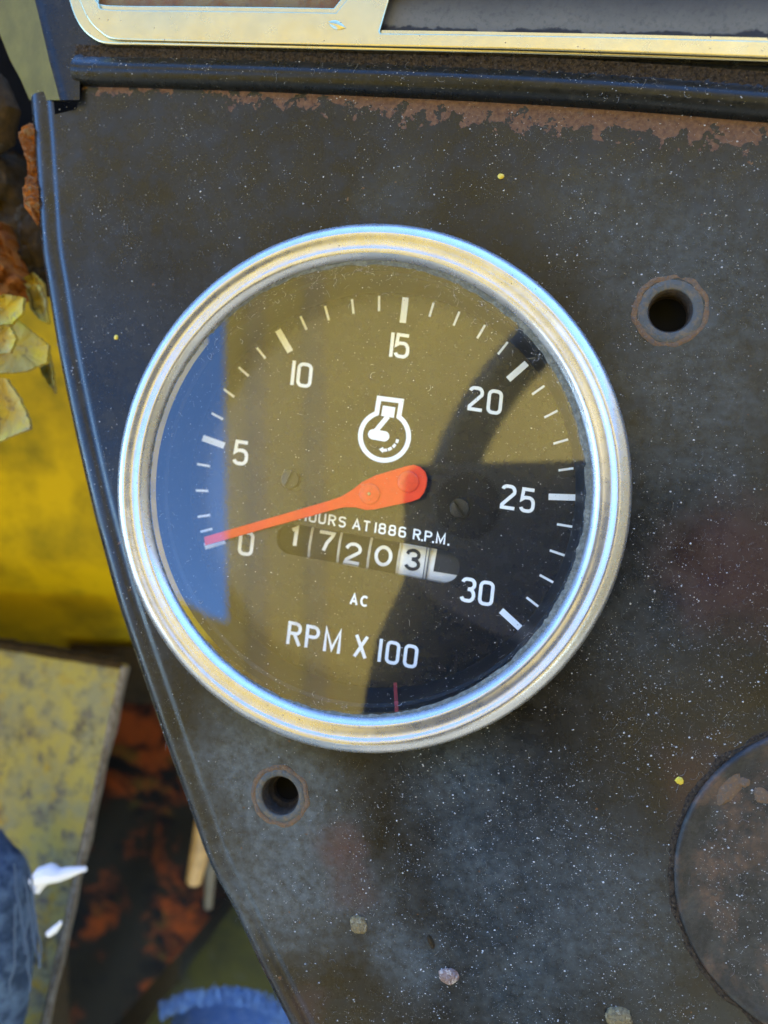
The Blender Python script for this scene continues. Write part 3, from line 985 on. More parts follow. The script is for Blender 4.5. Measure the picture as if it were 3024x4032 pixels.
def glyph(ch):
    """centre lines in a cell of height 1 (y up); returns width and list of (points, closed)"""
    W = 0.56
    if ch == '0' or ch == 'O':
        return W, [(rrect(W, 0, 1, .2), True)]
    if ch == '1':
        return 0.0, [([(0, -.07), (0, 1.07)], False)]
    if ch == '2':
        return W, [(arc(.2, .8, .2, .2, 165, 90) + arc(W - .2, .78, .2, .22, 90, -25) + [(0.02, 0.12), (0.02, 0), (W + .06, 0)], False)]
    if ch == '3':
        return W, [(arc(.2, .8, .2, .2, 165, 90) + arc(W - .2, .78, .2, .22, 90, -70, 9) + [(.3, .54)], False),
                   ([(.26, .54)] + arc(W - .22, .27, .22, .27, 80, -90, 10) + arc(.2, .2, .2, .2, 270, 195), False)]
    if ch == '5':
        return W, [([(W, 1), (.06, 1), (.02, .52)] + [(.14, .61)] + arc(W - .22, .36, .22, .26, 92, 0) + arc(W - .22, .24, .22, .24, 0, -90) + arc(.2, .2, .2, .2, 270, 195), False)]
    if ch == '6':
        return W, [(rrect(W, 0, .58, .2), True), ([(0, .3)] + arc(.22, .78, .22, .22, 180, 90) + arc(W - .2, .8, .2, .2, 90, 20), False)]
    if ch == '8':
        return W, [(rrect(W, 0, .53, .2), True), ([(x * .9 + .028, y) for x, y in rrect(W, .53, 1, .19)], True)]
    if ch == 'H':
        return W, [([(0, -.07), (0, 1.07)], False), ([(W, -.07), (W, 1.07)], False), ([(0, .5), (W, .5)], False)]
    if ch == 'U':
        return W, [([(0, 1.07)] + arc(.22, .22, .22, .22, 180, 270) + arc(W - .22, .22, .22, .22, 270, 360) + [(W, 1.07)], False)]
    if ch in 'RP':
        s = [([(0, -.07), (0, 1), (W - .2, 1)] + arc(W - .22, .75, .22, .25, 90, -90, 10) + [(.03, .5)], False)]
        if ch == 'R':
            s.append(([(W * .5, .5), (W + .03, -.07)], False))
        return W, s
    if ch == 'S':
        return W, [(arc(W - .2, .82, .2, .18, 15, 90) + arc(.22, .77, .22, .23, 90, 250, 8) + arc(W - .22, .26, .22, .26, 80, -90, 9) + arc(.2, .2, .2, .2, 270, 195), False)]
    if ch == 'A':
        return .66, [([(0, -.07), (.33, 1.03), (.66, -.07)], False), ([(.13, .3), (.53, .3)], False)]
    if ch == 'T':
        return W, [([(W / 2, -.07), (W / 2, 1)], False), ([(-.03, 1), (W + .03, 1)], False)]
    if ch == 'M':
        return .72, [([(0, -.07), (0, 1.05), (.36, .1), (.72, 1.05), (.72, -.07)], False)]
    if ch == 'X':
        return W, [([(0, -.04), (W, 1.04)], False), ([(0, 1.04), (W, -.04)], False)]
    if ch == 'C':
        return .66, [([(.33 + .36 * math.cos(R(a)), .5 + .5 * math.sin(R(a))) for a in range(48, 313, 12)], False)]
    if ch == '.':
        return .0, [([(-.09, .02), (.09, .02)], False)]


def print_glyph(mb, ch, cx, cy, h, st, ang, lean, surf, z0, kx=1.0):
    """centre cx, cy (pixels); height h between outer edges; st stroke width (pixels)"""
    w_, strokes = glyph(ch)
    hc = h - st
    a, b = R(ang), R(lean)
    for i, (pts, closed) in enumerate(strokes):
        px = []
        for (x, y) in pts:
            u, v = (x - w_ / 2) * hc * kx, (y - 0.5) * hc
            px.append((cx + u * math.cos(a) + v * math.sin(b), cy + u * math.sin(a) - v * math.cos(b)))
        ribbon(mb, px, st, lambda X, Y, i=i: surf(X, Y, z0 + i * 0.000012), closed)


ZI = ZD + 0.00006
mark = lambda X, Y, z: P(X, Y, z)
A0, L0 = 8.5, 6.0
# ticks
MAJ = [((806, 2152), (885, 2128)), ((798, 1724), (883, 1755)), ((1094, 1300), (1143, 1385)), ((1597, 1171), (1586, 1271)), ((2074, 1430), (2001, 1494)), ((2265, 1959), (2160, 1956)), ((2048, 2473), (1973, 2404))]
MIN = [((789, 2094), (836, 2082)), ((778, 2035), (827, 2028)), ((771, 1931), (820, 1933)), ((776, 1827), (827, 1836)),
       ((833, 1627), (878, 1651)), ((881, 1532), (922, 1563)), ((940, 1446), (979, 1481)), ((1011, 1369), (1045, 1411)),
       ((1183, 1245), (1207, 1298)), ((1280, 1205), (1295, 1261)), ((1386, 1178), (1392, 1235)), ((1493, 1165), (1492, 1225)),
       ((1707, 1192), (1691, 1247)), ((1809, 1227), (1786, 1282)), ((1910, 1280), (1879, 1332)), ((1999, 1347), (1961, 1395)),
       ((2144, 1519), (2095, 1553)), ((2196, 1617), (2143, 1644)), ((2237, 1730), (2179, 1747)), ((2258, 1844), (2199, 1852)),
       ((2253, 2074), (2193, 2064)), ((2223, 2187), (2165, 2167)), ((2178, 2293), (2125, 2264)), ((2119, 2388), (2073, 2352))]
for nm, lst, wd in (('major_tick', MAJ, 25), ('minor_tick', MIN, 9)):
    for p, q in lst:
        mb = MB()
        ribbon(mb, [p, q], wd, lambda X, Y: P(X, Y, ZI))
        up_normals(mb.obj(nm, M_WHITE, dial, smooth=False))
# numbers
for txt, cs in (('15', ((1543, 1357), (1583, 1362))), ('10', ((1154, 1468), (1199, 1477))), ('5', ((948, 1783),)), ('0', ((969, 2139),)), ('20', ((1873, 1570), (1948, 1583))), ('25', ((2001, 1957), (2077, 1970))), ('30', ((1843, 2323), (1915, 2336)))):
    mb = MB()
    for ch, (cx, cy) in zip(txt, cs):
        print_glyph(mb, ch, cx, cy, 98, 13.5, A0, L0, mark, ZI)
    up_normals(mb.obj('numeral', M_WHITE, dial, smooth=False))


def line_text(name, items, base, h, st, ang, lean, kx=1.0):
    """items: (char, x of centre); base: (x0, y0) of a glyph centre and slope from ang"""
    mb = MB()
    for ch, x in items:
        y = base[1] + (x - base[0]) * math.tan(R(ang))
        if ch == '.':
            y += h * 0.0
            w_, st_ = glyph(ch)
            cx, cy = x, y + h * 0.44
            ribbon(mb, [(cx - st * .55, cy), (cx + st * .55, cy)], st * 1.1, lambda X, Y: P(X, Y, ZI))
        else:
            print_glyph(mb, ch, x, y, h, st, ang, lean, mark, ZI, kx)
    up_normals(mb.obj(name, M_WHITE, dial, smooth=False))


line_text('lettering', [('R', 1159), ('P', 1230), ('M', 1309), ('X', 1421), ('1', 1497), ('0', 1546), ('0', 1617)], (1159, 2495), 92, 13, 11.0, 6.5, 0.98)
z5 = lambda x, y: (1060 + x * .458, 1960 + y * .458)
line_text('lettering', [(c, 1060 + x * .458) for c, x in (('H', 292), ('O', 375), ('U', 456), ('R', 541), ('S', 628), ('A', 752), ('T', 838), ('1', 915), ('8', 972), ('8', 1058), ('6', 1145), ('R', 1270), ('.', 1314), ('P', 1368), ('.', 1408), ('M', 1475), ('.', 1540))], (1060 + 541 * .458, 1960 + 193 * .458), 43, 7.0, 9.6, 6.5, 1.16)
line_text('lettering', [('A', 1394), ('C', 1436)], (1394, 2360), 44, 8.5, 10.0, 6.5, 1.05)

# engine emblem
ez = lambda x, y: (1300 + x * .3014, 1500 + y * .3014)
mb = MB()
cx, cy, rm = 710, 722, 315
th0, th1 = math.degrees(math.atan2(425 - cy, 607 - cx)), math.degrees(math.atan2(460 - cy, 905 - cx))
pts = [(cx + rm * math.cos(R(th1 + (360 + th0 - th1) * i / 60)), cy + rm * math.sin(R(th1 + (360 + th0 - th1) * i / 60))) for i in range(61)]
ring = pts + [(640, 226), (931, 263)]
ribbon(mb, [ez(*p) for p in ring], 63 * .3014, lambda X, Y: P(X, Y, ZI), True)
mb.add([P(*ez(*p), ZI) for p in ((688, 320), (853, 345), (832, 482), (665, 456))], [(0, 1, 2, 3)])
ribbon(mb, [ez(755, 462), ez(598, 650)], 66 * .3014, lambda X, Y: P(X, Y, ZI + 0.00001))
cap_ = arc(562, 697, 68, 68, 97, 277, 12) + arc(706, 723, 68, 68, -83, 97, 12)
mb.add([P(*ez(*p), ZI + 0.00002) for p in cap_], [tuple(range(len(cap_)))])
for q in (((862, 757), (900, 768), (885, 816), (850, 804)), ((841, 815), (866, 838), (832, 880), (805, 852)), ((795, 858), (812, 893), (762, 917), (748, 882)), ((740, 884), (744, 920), (692, 924), (688, 940), (637, 893), (690, 861), (694, 886))):
    mb.add([P(*ez(*p), ZI) for p in q], [tuple(range(len(q)))])
up_normals(mb.obj('engine_emblem', M_WHITE, dial, smooth=False))

# dial screws: two half-moon lands and a slot between them
for (x, y, ang) in ((1146, 1888, 64), (1811, 2001, -58)):
    c = P(x, y, ZD)
    mb = MB()
    r = 0.00245
    mb.lathe(c, [(r, 0.00002), (r, 0.0002), (0.0002, 0.0002)], 32, cap=True)
    for sgn in (-1, 1):
        half = []
        rows = []
        for rr_, zz in ((1.0, 0.0002), (0.99, 0.00062), (0.9, 0.0009), (0.5, 0.00105)):
            row = []
            for i in range(17):
                a = R(ang) + (0.17 / rr_ if rr_ > .3 else 0.3) + (math.pi - 2 * 0.17 / rr_) * i / 16 + (0 if sgn > 0 else math.pi)
                row.append(c + Vector((r * rr_ * math.cos(a), r * rr_ * math.sin(a), zz)))
            rows.append(row)
        mb.grid(rows)
        b = len(mb.v) - 17
        mb.f.append(tuple(range(b, b + 17)))
        top0 = [rows[3][0], rows[3][-1]]
        mb.add([rows[0][0], rows[1][0], rows[2][0], rows[3][0], rows[3][-1], rows[2][-1], rows[1][-1], rows[0][-1]], [(0, 1, 2, 3, 4, 5, 6, 7)])
    up_normals(mb.obj('dial_screw', M_SCREW, dial, angle=40))

# hour counter: number wheels behind the slot
WR = 0.0125
ZW = ZD - 0.0022
counter = thing('hour_counter', None, None, (0, 0, ZP)) if False else None
mb = MB()
wc = (SL0 + SL1) / 2 + Vector((0, 0, -0.0022 - WR))
half_l = (SL1 - SL0).length / 2 + SLR * 1.2
mb.tube([wc - slx * half_l, wc + slx * half_l], WR * 0.93, 40)
counter = mb.obj('hour_counter', M_DARK, tach)


def wheel_surf(X, Y, dz):
    """photo pixel -> point on the wheels' common cylinder"""
    p = P(X, Y, ZW)
    for _ in range(4):
        v = (p - wc).dot(sly)
        z = wc.z + math.sqrt(max(1e-9, WR * WR - v * v)) + dz
        p = P(X, Y, z)
    return p


DIVX = [(354, 377), (602, 422), (860, 472), (1113, 520), (1367, 565)]        # centres in the close-up's own scale
along = [((P(*z5(*d), ZW) - wc).dot(slx)) for d in DIVX]
ends = [-half_l] + along + [half_l]
for i in range(6):
    mb = MB()
    rows = []
    a0, a1 = ends[i] + 0.00028, ends[i + 1] - 0.00028
    for t in (a0, a1):
        rows.append([wc + slx * t + sly * WR * math.sin(R(th)) + Vector((0, 0, WR * math.cos(R(th)))) for th in range(-48, 49, 4)])
    mb.grid(rows)
    up_normals(mb.obj('number_wheel', M_WHEELW if i >= 4 else M_WHEELB, counter, label='cream number wheel' if i >= 4 else None))
for i, t in enumerate(along):
    mb = MB()
    rows = []
    for tt, dr in ((-0.00034, -0.0008), (-0.00030, 0.0002), (0.00030, 0.0002), (0.00034, -0.0008)):
        rows.append([wc + slx * (t + tt) + sly * (WR + dr) * math.sin(R(th)) + Vector((0, 0, (WR + dr) * math.cos(R(th)))) for th in range(-40, 41, 4)])
    mb.grid(rows)
    mb.obj('divider', M_DIV, counter)
    if i == 4:
        pass


def wheel_print(name, strokes, st, mat, z0=0.00006):
    mb = MB()
    for k_, (pts, closed) in enumerate(strokes):
        dense = []
        pp = pts + ([pts[0]] if closed else [])
        for a, b in zip(pp, pp[1:]):
            k = max(1, int(math.hypot(b[0] - a[0], b[1] - a[1]) / 14))
            dense += [(a[0] + (b[0] - a[0]) * j / k, a[1] + (b[1] - a[1]) * j / k) for j in range(k)]
        if not closed:
            dense.append(pp[-1])
        ribbon(mb, [z5(*q) for q in dense], st * .458, lambda X, Y: wheel_surf(X, Y, z0 + k_ * 0.00001), closed)
    up_normals(mb.obj(name, mat, counter, smooth=False))


def place(pts, cx, cy, h, w_, ang=10, lean=8):
    a, b = R(ang), R(lean)
    return [(cx + (x - .5) * w_ * math.cos(a) + (y - .5) * h * math.sin(b), cy + (x - .5) * w_ * math.sin(a) - (y - .5) * h * math.cos(b)) for x, y in pts]


wheel_print('digit', [(place([(.05, .80), (.62, .93), (.62, -.0)], 222, 330, 165, 62), False)], 32, M_DIGIT)
wheel_print('digit', [(place([(0, .93), (1, .93), (.93, .78), (.6, .42), (.42, 0)], 486, 372, 168, 122), False)], 29, M_DIGIT)
two = [(.0, .70)] + [(.5 + .46 * math.cos(R(a)), .70 + .25 * math.sin(R(a))) for a in range(165, -31, -15)] + [(.08, .17), (.02, .05), (1.0, .05)]
wheel_print('digit', [(place(two, 722, 478, 178, 122), False)], 28, M_DIGIT)
oval = [(.5 + .5 * math.cos(R(a)), .5 + .5 * math.sin(R(a))) for a in range(0, 360, 12)]
wheel_print('digit', [(place(oval, 982, 500, 150, 126), True)], 30, M_DIGIT)
three = [[(.04, .74)] + [(.47 + .40 * math.cos(R(a)), .74 + .21 * math.sin(R(a))) for a in range(165, -71, -15)] + [(.40, .53)],
         [(.40, .53)] + [(.48 + .45 * math.cos(R(a)), .28 + .235 * math.sin(R(a))) for a in range(75, -171, -15)]]
wheel_print('digit', [(place(three[0], 1237, 533, 178, 122), False), (place(three[1], 1237, 533, 178, 122), False)], 30, M_INK)
# tenths wheel: dark block over the cream ground
mb = MB()
rows = []
for u in np.linspace(0, 1, 8):
    rows.append([wheel_surf(*z5(1447 + u * 220 - v * 37, 425 + u * 36 + v * (207 + 0)), 0.00006) for v in np.linspace(-0.25, 1, 10)])
mb.grid(rows)
up_normals(mb.obj('digit', M_INK, counter))
# dark shaft line left of the tenths wheel
mb = MB()
for dx in (1336, 1362):
    ribbon(mb, [z5(dx + 25 - k * 4.6, 400 + k * 33) for k in range(10)], 3.2, lambda X, Y: wheel_surf(X, Y, 0.00026))
up_normals(mb.obj('wheel_gap', M_INK, counter))

# needle
ZN = -0.0136
NP = [(806, 2116), (1050, 2046), (1300, 1973), (1345, 1957), (1390, 1930), (1426, 1901), (1480, 1874), (1560, 1850), (1600, 1838), (1628, 1833), (1652, 1840), (1671, 1858), (1679, 1884), (1676, 1914), (1666, 1940), (1648, 1962), (1620, 1972), (1560, 1985), (1504, 1997), (1470, 2004), (1440, 2005), (1398, 1995), (1350, 1995), (1300, 2008), (1050, 2077), (809, 2145)]
top = [P(x, y, ZN) for x, y in NP]
vs, fs = filled([[(p.x, p.y) for p in reversed(top)]], 0.0003, 0.00018, 2)
mb = MB()
mb.add([Vector((v.x, v.y, ZN - 0.0004 + v.z)) for v in vs], fs)
needle = mb.obj('needle', M_ORANGE, tach, angle=50)
for (x, y) in ((1456, 1945), (1608, 1897)):
    c = P(x, y, ZN)
    mb = MB()
    mb.lathe(c, [(0.00262, 0.0000), (0.00262, 0.00035), (0.0025, 0.0005), (0.0022, 0.00058), (0.0003, 0.0006)], 40, cap=True)
    up_normals(mb.obj('rivet', M_RIVET, needle))
c = P(1456, 1945, ZN)
blob('pivot_tip', c + Vector((0, 0, 0.0006)), 0.00042, 0.0003, M_BRASS, needle, 1, 12)
mb = MB()
mb.tube([Vector((c.x, c.y, ZD - 0.0003)), Vector((c.x, c.y, ZN - 0.0006))], 0.0012, 16)
mb.obj('pivot_shaft', M_BRASS, needle)

# ------------------------------------------------------------------ dust and lint
ring_px = lambda p: math.hypot(p.x, p.y)
ex = np.array([[p.x, p.y] for p in edge])
PX, PZ = [q[0] for q in PROF], [q[1] for q in PROF]


def dash_point(x, y):
    """dash surface under full-size pixel x, y, or None (off the sheet or on another thing)"""
    p = P(x, y, ZP)
    if math.hypot(p.x, p.y) < 0.0607:
        return None
    if (p - B1).length < 0.0050 or (p - B2).length < 0.0051:
        return None
    yl = lerp([(b * 1.0, a * 1.0) for a, b in []] or [(0, 0), (1, 0)], 0)
    d2 = (ex[:, 0] - p.x) ** 2 + (ex[:, 1] - p.y) ** 2
    i = int(d2.argmin())
    s = (p.x - ex[i, 0]) * enorm[i].x + (p.y - ex[i, 1]) * enorm[i].y
    if s < 0.0004:
        return None
    z = ZP + MM * float(np.interp(min(s, 0.0102) * 1000, PX, PZ))
    rc = (p - COVER).length * 1000
    if rc < cr - 3:
        z = ZP + 0.00052
    elif rc < cr + 0.3:
        return None
    return Vector((p.x, p.y, z))


def seam_y(x):
    return lerp([(a * S16, b * S16) for a, b in LIP16], x)


def speck(mb, p, r, n=4):
    a0 = random.random() * 6.28
    e = random.uniform(0.55, 1.0)
    vs = [p + Vector((r * math.cos(a0 + 2 * math.pi * i / n) * random.uniform(.7, 1.15), r * e * math.sin(a0 + 2 * math.pi * i / n) * random.uniform(.7, 1.15), 0)) for i in range(n)]
    vs.append(p + Vector((0, 0, r * 0.55)))
    mb.add(vs, [(i, (i + 1) % n, n) for i in range(n)])


def curl(mb, p, length, wd=0.00004, curv=1.0):
    th = random.random() * 6.28
    k = int(5 + length * 2200)
    st = length / k
    c_ = random.uniform(-1, 1) * curv * 2.2 / k * 2
    pts = [p + Vector((0, 0, 0.00006))]
    for i in range(k):
        th += c_ + random.uniform(-.25, .25)
        if random.random() < .12:
            c_ = -c_
        pts.append(pts[-1] + Vector((math.cos(th) * st, math.sin(th) * st, random.uniform(-.00001, .00002))))
    mb.tube(pts, wd, 3, False)


def density(x, y):
    x, y = x / S16, y / S16
    d = 0.42
    d += 0.85 * math.exp(-(((x - 1150) / 380) ** 2 + ((y - 1880) / 330) ** 2))
    d += 0.35 * math.exp(-(((x - 1450) / 300) ** 2 + ((y - 1500) / 400) ** 2))
    d -= 0.28 * math.exp(-(((x - 560) / 170) ** 2 + ((y - 1650) / 260) ** 2))
    return d * max(0.1, 0.6 + 1.2 * (noise.noise(Vector((x * .006, y * .006, 3))) + .2) + 0.8 * noise.noise(Vector((x * .02, y * .02, 6))))


mb, ml = MB(), MB()
cnt = 0
while cnt < 16000:
    x, y = random.uniform(60, 3024), random.uniform(280, 4032)
    if y < seam_y(x) + 8 or random.random() > density(x, y):
        continue
    p = dash_point(x, y)
    if p is None:
        continue
    r = 0.000056 * math.exp(random.gauss(0, 0.62))
    speck(mb, p, min(r, 0.00028))
    cnt += 1
cnt = 0
while cnt < 700:
    x, y = random.uniform(200, 3024), random.uniform(300, 4032)
    if y < seam_y(x) + 14:
        continue
    if random.random() > 0.25 + 0.6 * math.exp(-(((x - 2500) / 500) ** 2 + ((y - 2900) / 900) ** 2)) + 0.4 * math.exp(-(((x - 1250) / 160) ** 2 + ((y - 3950) / 160) ** 2)) + 0.25 * (noise.noise(Vector((x * .004, y * .004, 9))) > 0.1):
        continue
    p = dash_point(x, y)
    if p is None:
        continue
    curl(ml, p, random.uniform(0.0006, 0.0026), random.uniform(0.000010, 0.000026))
    cnt += 1
# on the lip and the ledge
for _ in range(700):
    i = random.randrange(len(lip))
    s = random.uniform(0.8, 6.5)
    z = float(np.interp(s, [q[0] for q in LPROF], [q[1] for q in LPROF]))
    p = Vector((lip[i].x + lnorm[i].x * s * MM + random.uniform(-.001, .001), lip[i].y + lnorm[i].y * s * MM, ZP + z * MM))
    speck(mb, p, 0.00008 * math.exp(random.gauss(0, .45)))
    if random.random() < .12:
        curl(ml, p, random.uniform(0.0008, 0.0025), 0.00003)
mb.obj('dust', M_DUST, None, (0, 0, ZP), smooth=False, label='white dust specks scattered over the black dash', cat='dust', kind='stuff')
ml.obj('lint', M_LINT, None, (0, 0, ZP), smooth=True, label='curled grey lint fibres scattered over the black dash', cat='lint', kind='stuff')
# on the glass
mb = MB()
for _ in range(2600):
    r = 0.0514 * math.sqrt(random.random())
    a = random.random() * 6.283
    speck(mb, Vector((r * math.cos(a), r * math.sin(a), ZG + 0.00001)), min(0.00022, 0.00006 * math.exp(random.gauss(0, .45))))
for _ in range(1100):
    r = 0.0514 - abs(random.gauss(0, 0.0022))
    a = random.random() * 6.283
    if random.random() > .4 + .6 * max(0, math.cos(a - R(60))):
        continue
    speck(mb, Vector((r * math.cos(a), r * math.sin(a), ZG + 0.00001)), min(0.00025, 0.00008 * math.exp(random.gauss(0, .45))))
for _ in range(230):
    a = random.choice((random.gauss(R(95), .5), random.gauss(R(95), .6), random.random() * 6.283))
    r = 0.0512 - abs(random.gauss(0, 0.003)) if random.random() < .85 else 0.0514 * math.sqrt(random.random())
    curl(mb, Vector((r * math.cos(a), r * math.sin(a), ZG)), random.uniform(.0005, .0020), random.uniform(0.000012, 0.000028))
mb.obj('dust', M_DUST, tach, smooth=False, kind='stuff')

# ------------------------------------------------------------------ what shows past the left edge
def sheet_px(mb, poly, zf, depth, nx=14, ny=14):
    """a lumpy slab: bilinear patch between four corners in pixels (1659 scale), zf(u, v) its height, with sides"""
    a, b, c, d = poly                                 # top left, top right, bottom right, bottom left
    rows = []
    for j in range(ny + 1):
        v = j / ny
        row = []
        for i in range(nx + 1):
            u = i / nx
            x = (a[0] * (1 - u) + b[0] * u) * (1 - v) + (d[0] * (1 - u) + c[0] * u) * v
            y = (a[1] * (1 - u) + b[1] * u) * (1 - v) + (d[1] * (1 - u) + c[1] * u) * v
            row.append(Q(x, y, zf(u, v)))
        rows.append(row)
    mb.grid(rows)
    border = rows[0] + [r[-1] for r in rows[1:]] + rows[-1][-2::-1] + [r[0] for r in rows[-2:0:-1]]
    n = len(border)
    mb.add(border + [p + Vector((0, 0, -depth)) for p in border], [(i, (i + 1) % n, (i + 1) % n + n, i + n) for i in range(n)])


nz = lambda a, b, c=0: noise.noise(Vector((a, b, c)))

# smooth yellow body panel
fend = thing('yellow_fender', 'bright yellow painted body panel seen past the dash edge, paint peeling at its top', 'body panel', Q(80, 1100, -0.10))
mb = MB()
sheet_px(mb, ((-1100, 560), (420, 560), (520, 1490), (-1100, 1490)), lambda u, v: -0.055 - 0.05 * v - 0.01 * u - 0.06 * max(0, (v - 0.70)) * 4, 0.004, 20, 26)
mb.obj('skin', M_YELLOW, fend)


mb = MB()
sheet_px(mb, ((150, 1392), (560, 1412), (560, 1520), (150, 1520)), lambda u, v: -0.150 - 0.012 * v + 0.003 * nz(u * 9, v * 4, 3), 0.004, 30, 10)
mb.obj('rusty_edge', M_BROWN, fend, angle=80)


def flake(pts, z0, curl_, seed, mat=M_FLAKE):
    """one curled chip of old paint: fan of rings inside an outline, its border lifted"""
    cx_ = sum(p[0] for p in pts) / len(pts)
    cy_ = sum(p[1] for p in pts) / len(pts)
    pp = []
    for (a, b) in zip(pts, pts[1:] + pts[:1]):
        for k_ in range(12):
            pp.append((a[0] + (b[0] - a[0]) * k_ / 12 + 3.5 * nz(a[0] + k_ * .45, seed) + 1.8 * nz(a[0] + k_ * 1.7, seed, 2), a[1] + (b[1] - a[1]) * k_ / 12 + 3.5 * nz(a[1] + k_ * .5, seed, 4) + 1.8 * nz(a[1] + k_ * 1.9, seed, 6)))
    rows = []
    for f in (1.0, 0.97, 0.8, 0.55, 0.25, 0.02):
        row = []
        for (x, y) in pp:
            X, Y = cx_ + (x - cx_) * f, cy_ + (y - cy_) * f
            row.append(Q(X, Y, z0 + curl_ * f * f + 0.0012 * nz(X * .05, Y * .05, seed)))
        rows.append(row)
    low = [p + Vector((0, 0, -0.0012)) for p in rows[0]]
    mb = MB()
    mb.grid([low] + rows, True)
    up_normals(mb.obj('paint_flake', mat, fend, angle=60))


flake([(-40, 690), (20, 676), (62, 712), (104, 745), (101, 782), (55, 802), (0, 806), (-40, 800)], -0.024, 0.004, 1)
flake([(-30, 812), (12, 818), (40, 858), (62, 906), (64, 926), (20, 944), (-30, 968)], -0.020, 0.004, 2)
flake([(-30, 640), (12, 636), (50, 642), (48, 676), (24, 700), (-30, 702)], -0.018, 0.003, 3)
flake([(56, 625), (82, 612), (98, 650), (104, 700), (84, 690), (66, 668)], -0.027, 0.004, 4)
flake([(-30, 704), (20, 706), (34, 730), (22, 762), (-30, 764)], -0.015, 0.003, 5)
flake([(44, 604), (70, 588), (92, 612), (96, 640), (70, 634)], -0.031, 0.003, 6)
flake([(66, 745), (104, 760), (112, 800), (118, 850), (92, 812)], -0.033, 0.003, 7)

# rusty bracket above the peeling paint
br = thing('rusty_bracket', 'lumpy brown and orange rusted bracket beside the upper left dash edge', 'bracket', Q(30, 450, -0.05))
mb = MB()
sheet_px(mb, ((-200, 330), (30, 325), (92, 620), (-200, 625)), lambda u, v: -0.030 + 0.006 * nz(u * 4, v * 6, 1) + 0.002 * nz(u * 14, v * 20, 2) - 0.012 * u * u, 0.012, 24, 40)
mb.obj('body', M_BROWN, br, angle=80)
mb = MB()
sheet_px(mb, ((-60, 470), (2, 478), (58, 640), (-60, 655)), lambda u, v: -0.021 + 0.003 * nz(u * 5, v * 7, 5) + 0.0012 * nz(u * 18, v * 22, 6) - 0.008 * u * u, 0.005, 20, 26)
M_ORUST = weathered('orange_rust', [((0.25, 0.08, 0.010), 0, 1, 1), ((0.15, 0.042, 0.009), .45, .6, .2), ((0.28, 0.14, 0.03), .56, .68, .4), ((0.10, 0.05, 0.025), .6, .7, .6)], bump=1.0, bscale=1.0, rough=0.95, k=1.1)
mb.obj('rust_scale', M_ORUST, br, angle=80)
for k_, (x, y, r, e) in enumerate(((70, 505, 0.004, 1.6), (86, 540, 0.0028, 2.0), (60, 470, 0.003, 1.2), (64, 555, 0.0034, 1.2))):
    blob('rust_lump', Q(x, y, -0.036), r, 0.004, M_BROWN, br, k_ + 20, 16, ell=e)
mb = MB()
mb.tube([Q(-60, 150, -0.03), Q(-10, 190, -0.028), Q(12, 240, -0.028), Q(4, 290, -0.030), Q(-40, 320, -0.034)], [0.0042] * 5, 16)
mb.obj('old_hose', M_BROWN, None, Q(-10, 230, -0.03), label='curved dirty brown hose behind the upper left flange', cat='hose')
mb = MB()
sheet_px(mb, ((-160, 60), (420, 60), (420, 420), (-160, 400)), lambda u, v: -0.052 + 0.002 * nz(u * 3, v * 3, 9), 0.003)  # near-black sheet widened behind the notch to paint its shade
mb.obj('dark_plate', plain('dark_plate', (0.004, 0.0035, 0.003), 0.8, spec=0.03, var=0.5, scale=0.1, bump=0.4, bscale=0.3, k=0.65), None, Q(0, 330, -0.052), label='dark blue-black steel plate behind the rusty bracket, widened near-black to shade the notch', cat='plate')

# weathered plate, lower left
old = thing('weathered_plate', 'weathered pale yellow steel plate with bare chipped edge, lower left', 'plate', Q(100, 1800, -0.10))
mb = MB()
zp_ = lambda u, v: -0.085 - 0.05 * (1 - v) * 0.3 + 0.0014 * nz(u * 5, v * 8, 3)
sheet_px(mb, ((-900, 1250), (266, 1440), (5, 2600), (-900, 2600)), zp_, 0.004, 48, 48)
mb.obj('face', M_OLDPLATE, old, angle=60)
mb = MB()
rows = []
for e, dz in ((-0.35, 0.0008), (0.15, 0.0022), (0.6, 0.001), (1.0, -0.006), (1.0, -0.03)):
    row = []
    for j in range(41):
        v = j / 40
        x, y = 266 + (5 - 266) * v + e * (15 + 7 * nz(v * 14, 2) + 3 * nz(v * 40, 5)), 1440 + 1160 * v
        row.append(Q(x, y, zp_(1, v) + dz + 0.001 * nz(v * 30, e * 3, 8)))
    rows.append(row)
mb.grid(rows)
up_normals(mb.obj('bare_edge', M_EDGE, old, angle=80))
mb = MB()
rows = []
for e, dz in ((0.3, 0.0006), (-0.2, 0.002), (-0.7, 0.0005), (-1.0, -0.012)):
    rows.append([Q(-900 + 1162 * j / 60, 1250 + 190 * j / 60 + e * (20 + 8 * nz(j * .7, 1)), zp_(j / 60, 0) + dz) for j in range(61)])
mb.grid(rows)
up_normals(mb.obj('rolled_rim', M_BROWN, old, angle=80))

# dark frame rail with red rust
rail = thing('frame_rail', 'dark frame rail with painted shadow blotches and red rust patches deep in the gap', 'frame rail', Q(350, 1800, -0.24))
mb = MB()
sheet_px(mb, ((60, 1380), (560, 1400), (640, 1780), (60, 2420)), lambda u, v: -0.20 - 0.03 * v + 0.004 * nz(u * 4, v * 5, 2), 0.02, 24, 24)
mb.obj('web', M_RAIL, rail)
mb = MB()
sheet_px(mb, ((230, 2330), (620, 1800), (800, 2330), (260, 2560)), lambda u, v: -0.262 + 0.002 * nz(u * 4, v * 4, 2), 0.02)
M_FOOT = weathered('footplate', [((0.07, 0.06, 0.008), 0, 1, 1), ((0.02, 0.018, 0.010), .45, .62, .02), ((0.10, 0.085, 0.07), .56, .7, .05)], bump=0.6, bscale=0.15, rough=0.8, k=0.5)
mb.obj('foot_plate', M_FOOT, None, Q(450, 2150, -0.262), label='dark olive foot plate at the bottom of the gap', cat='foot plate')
mb = MB()
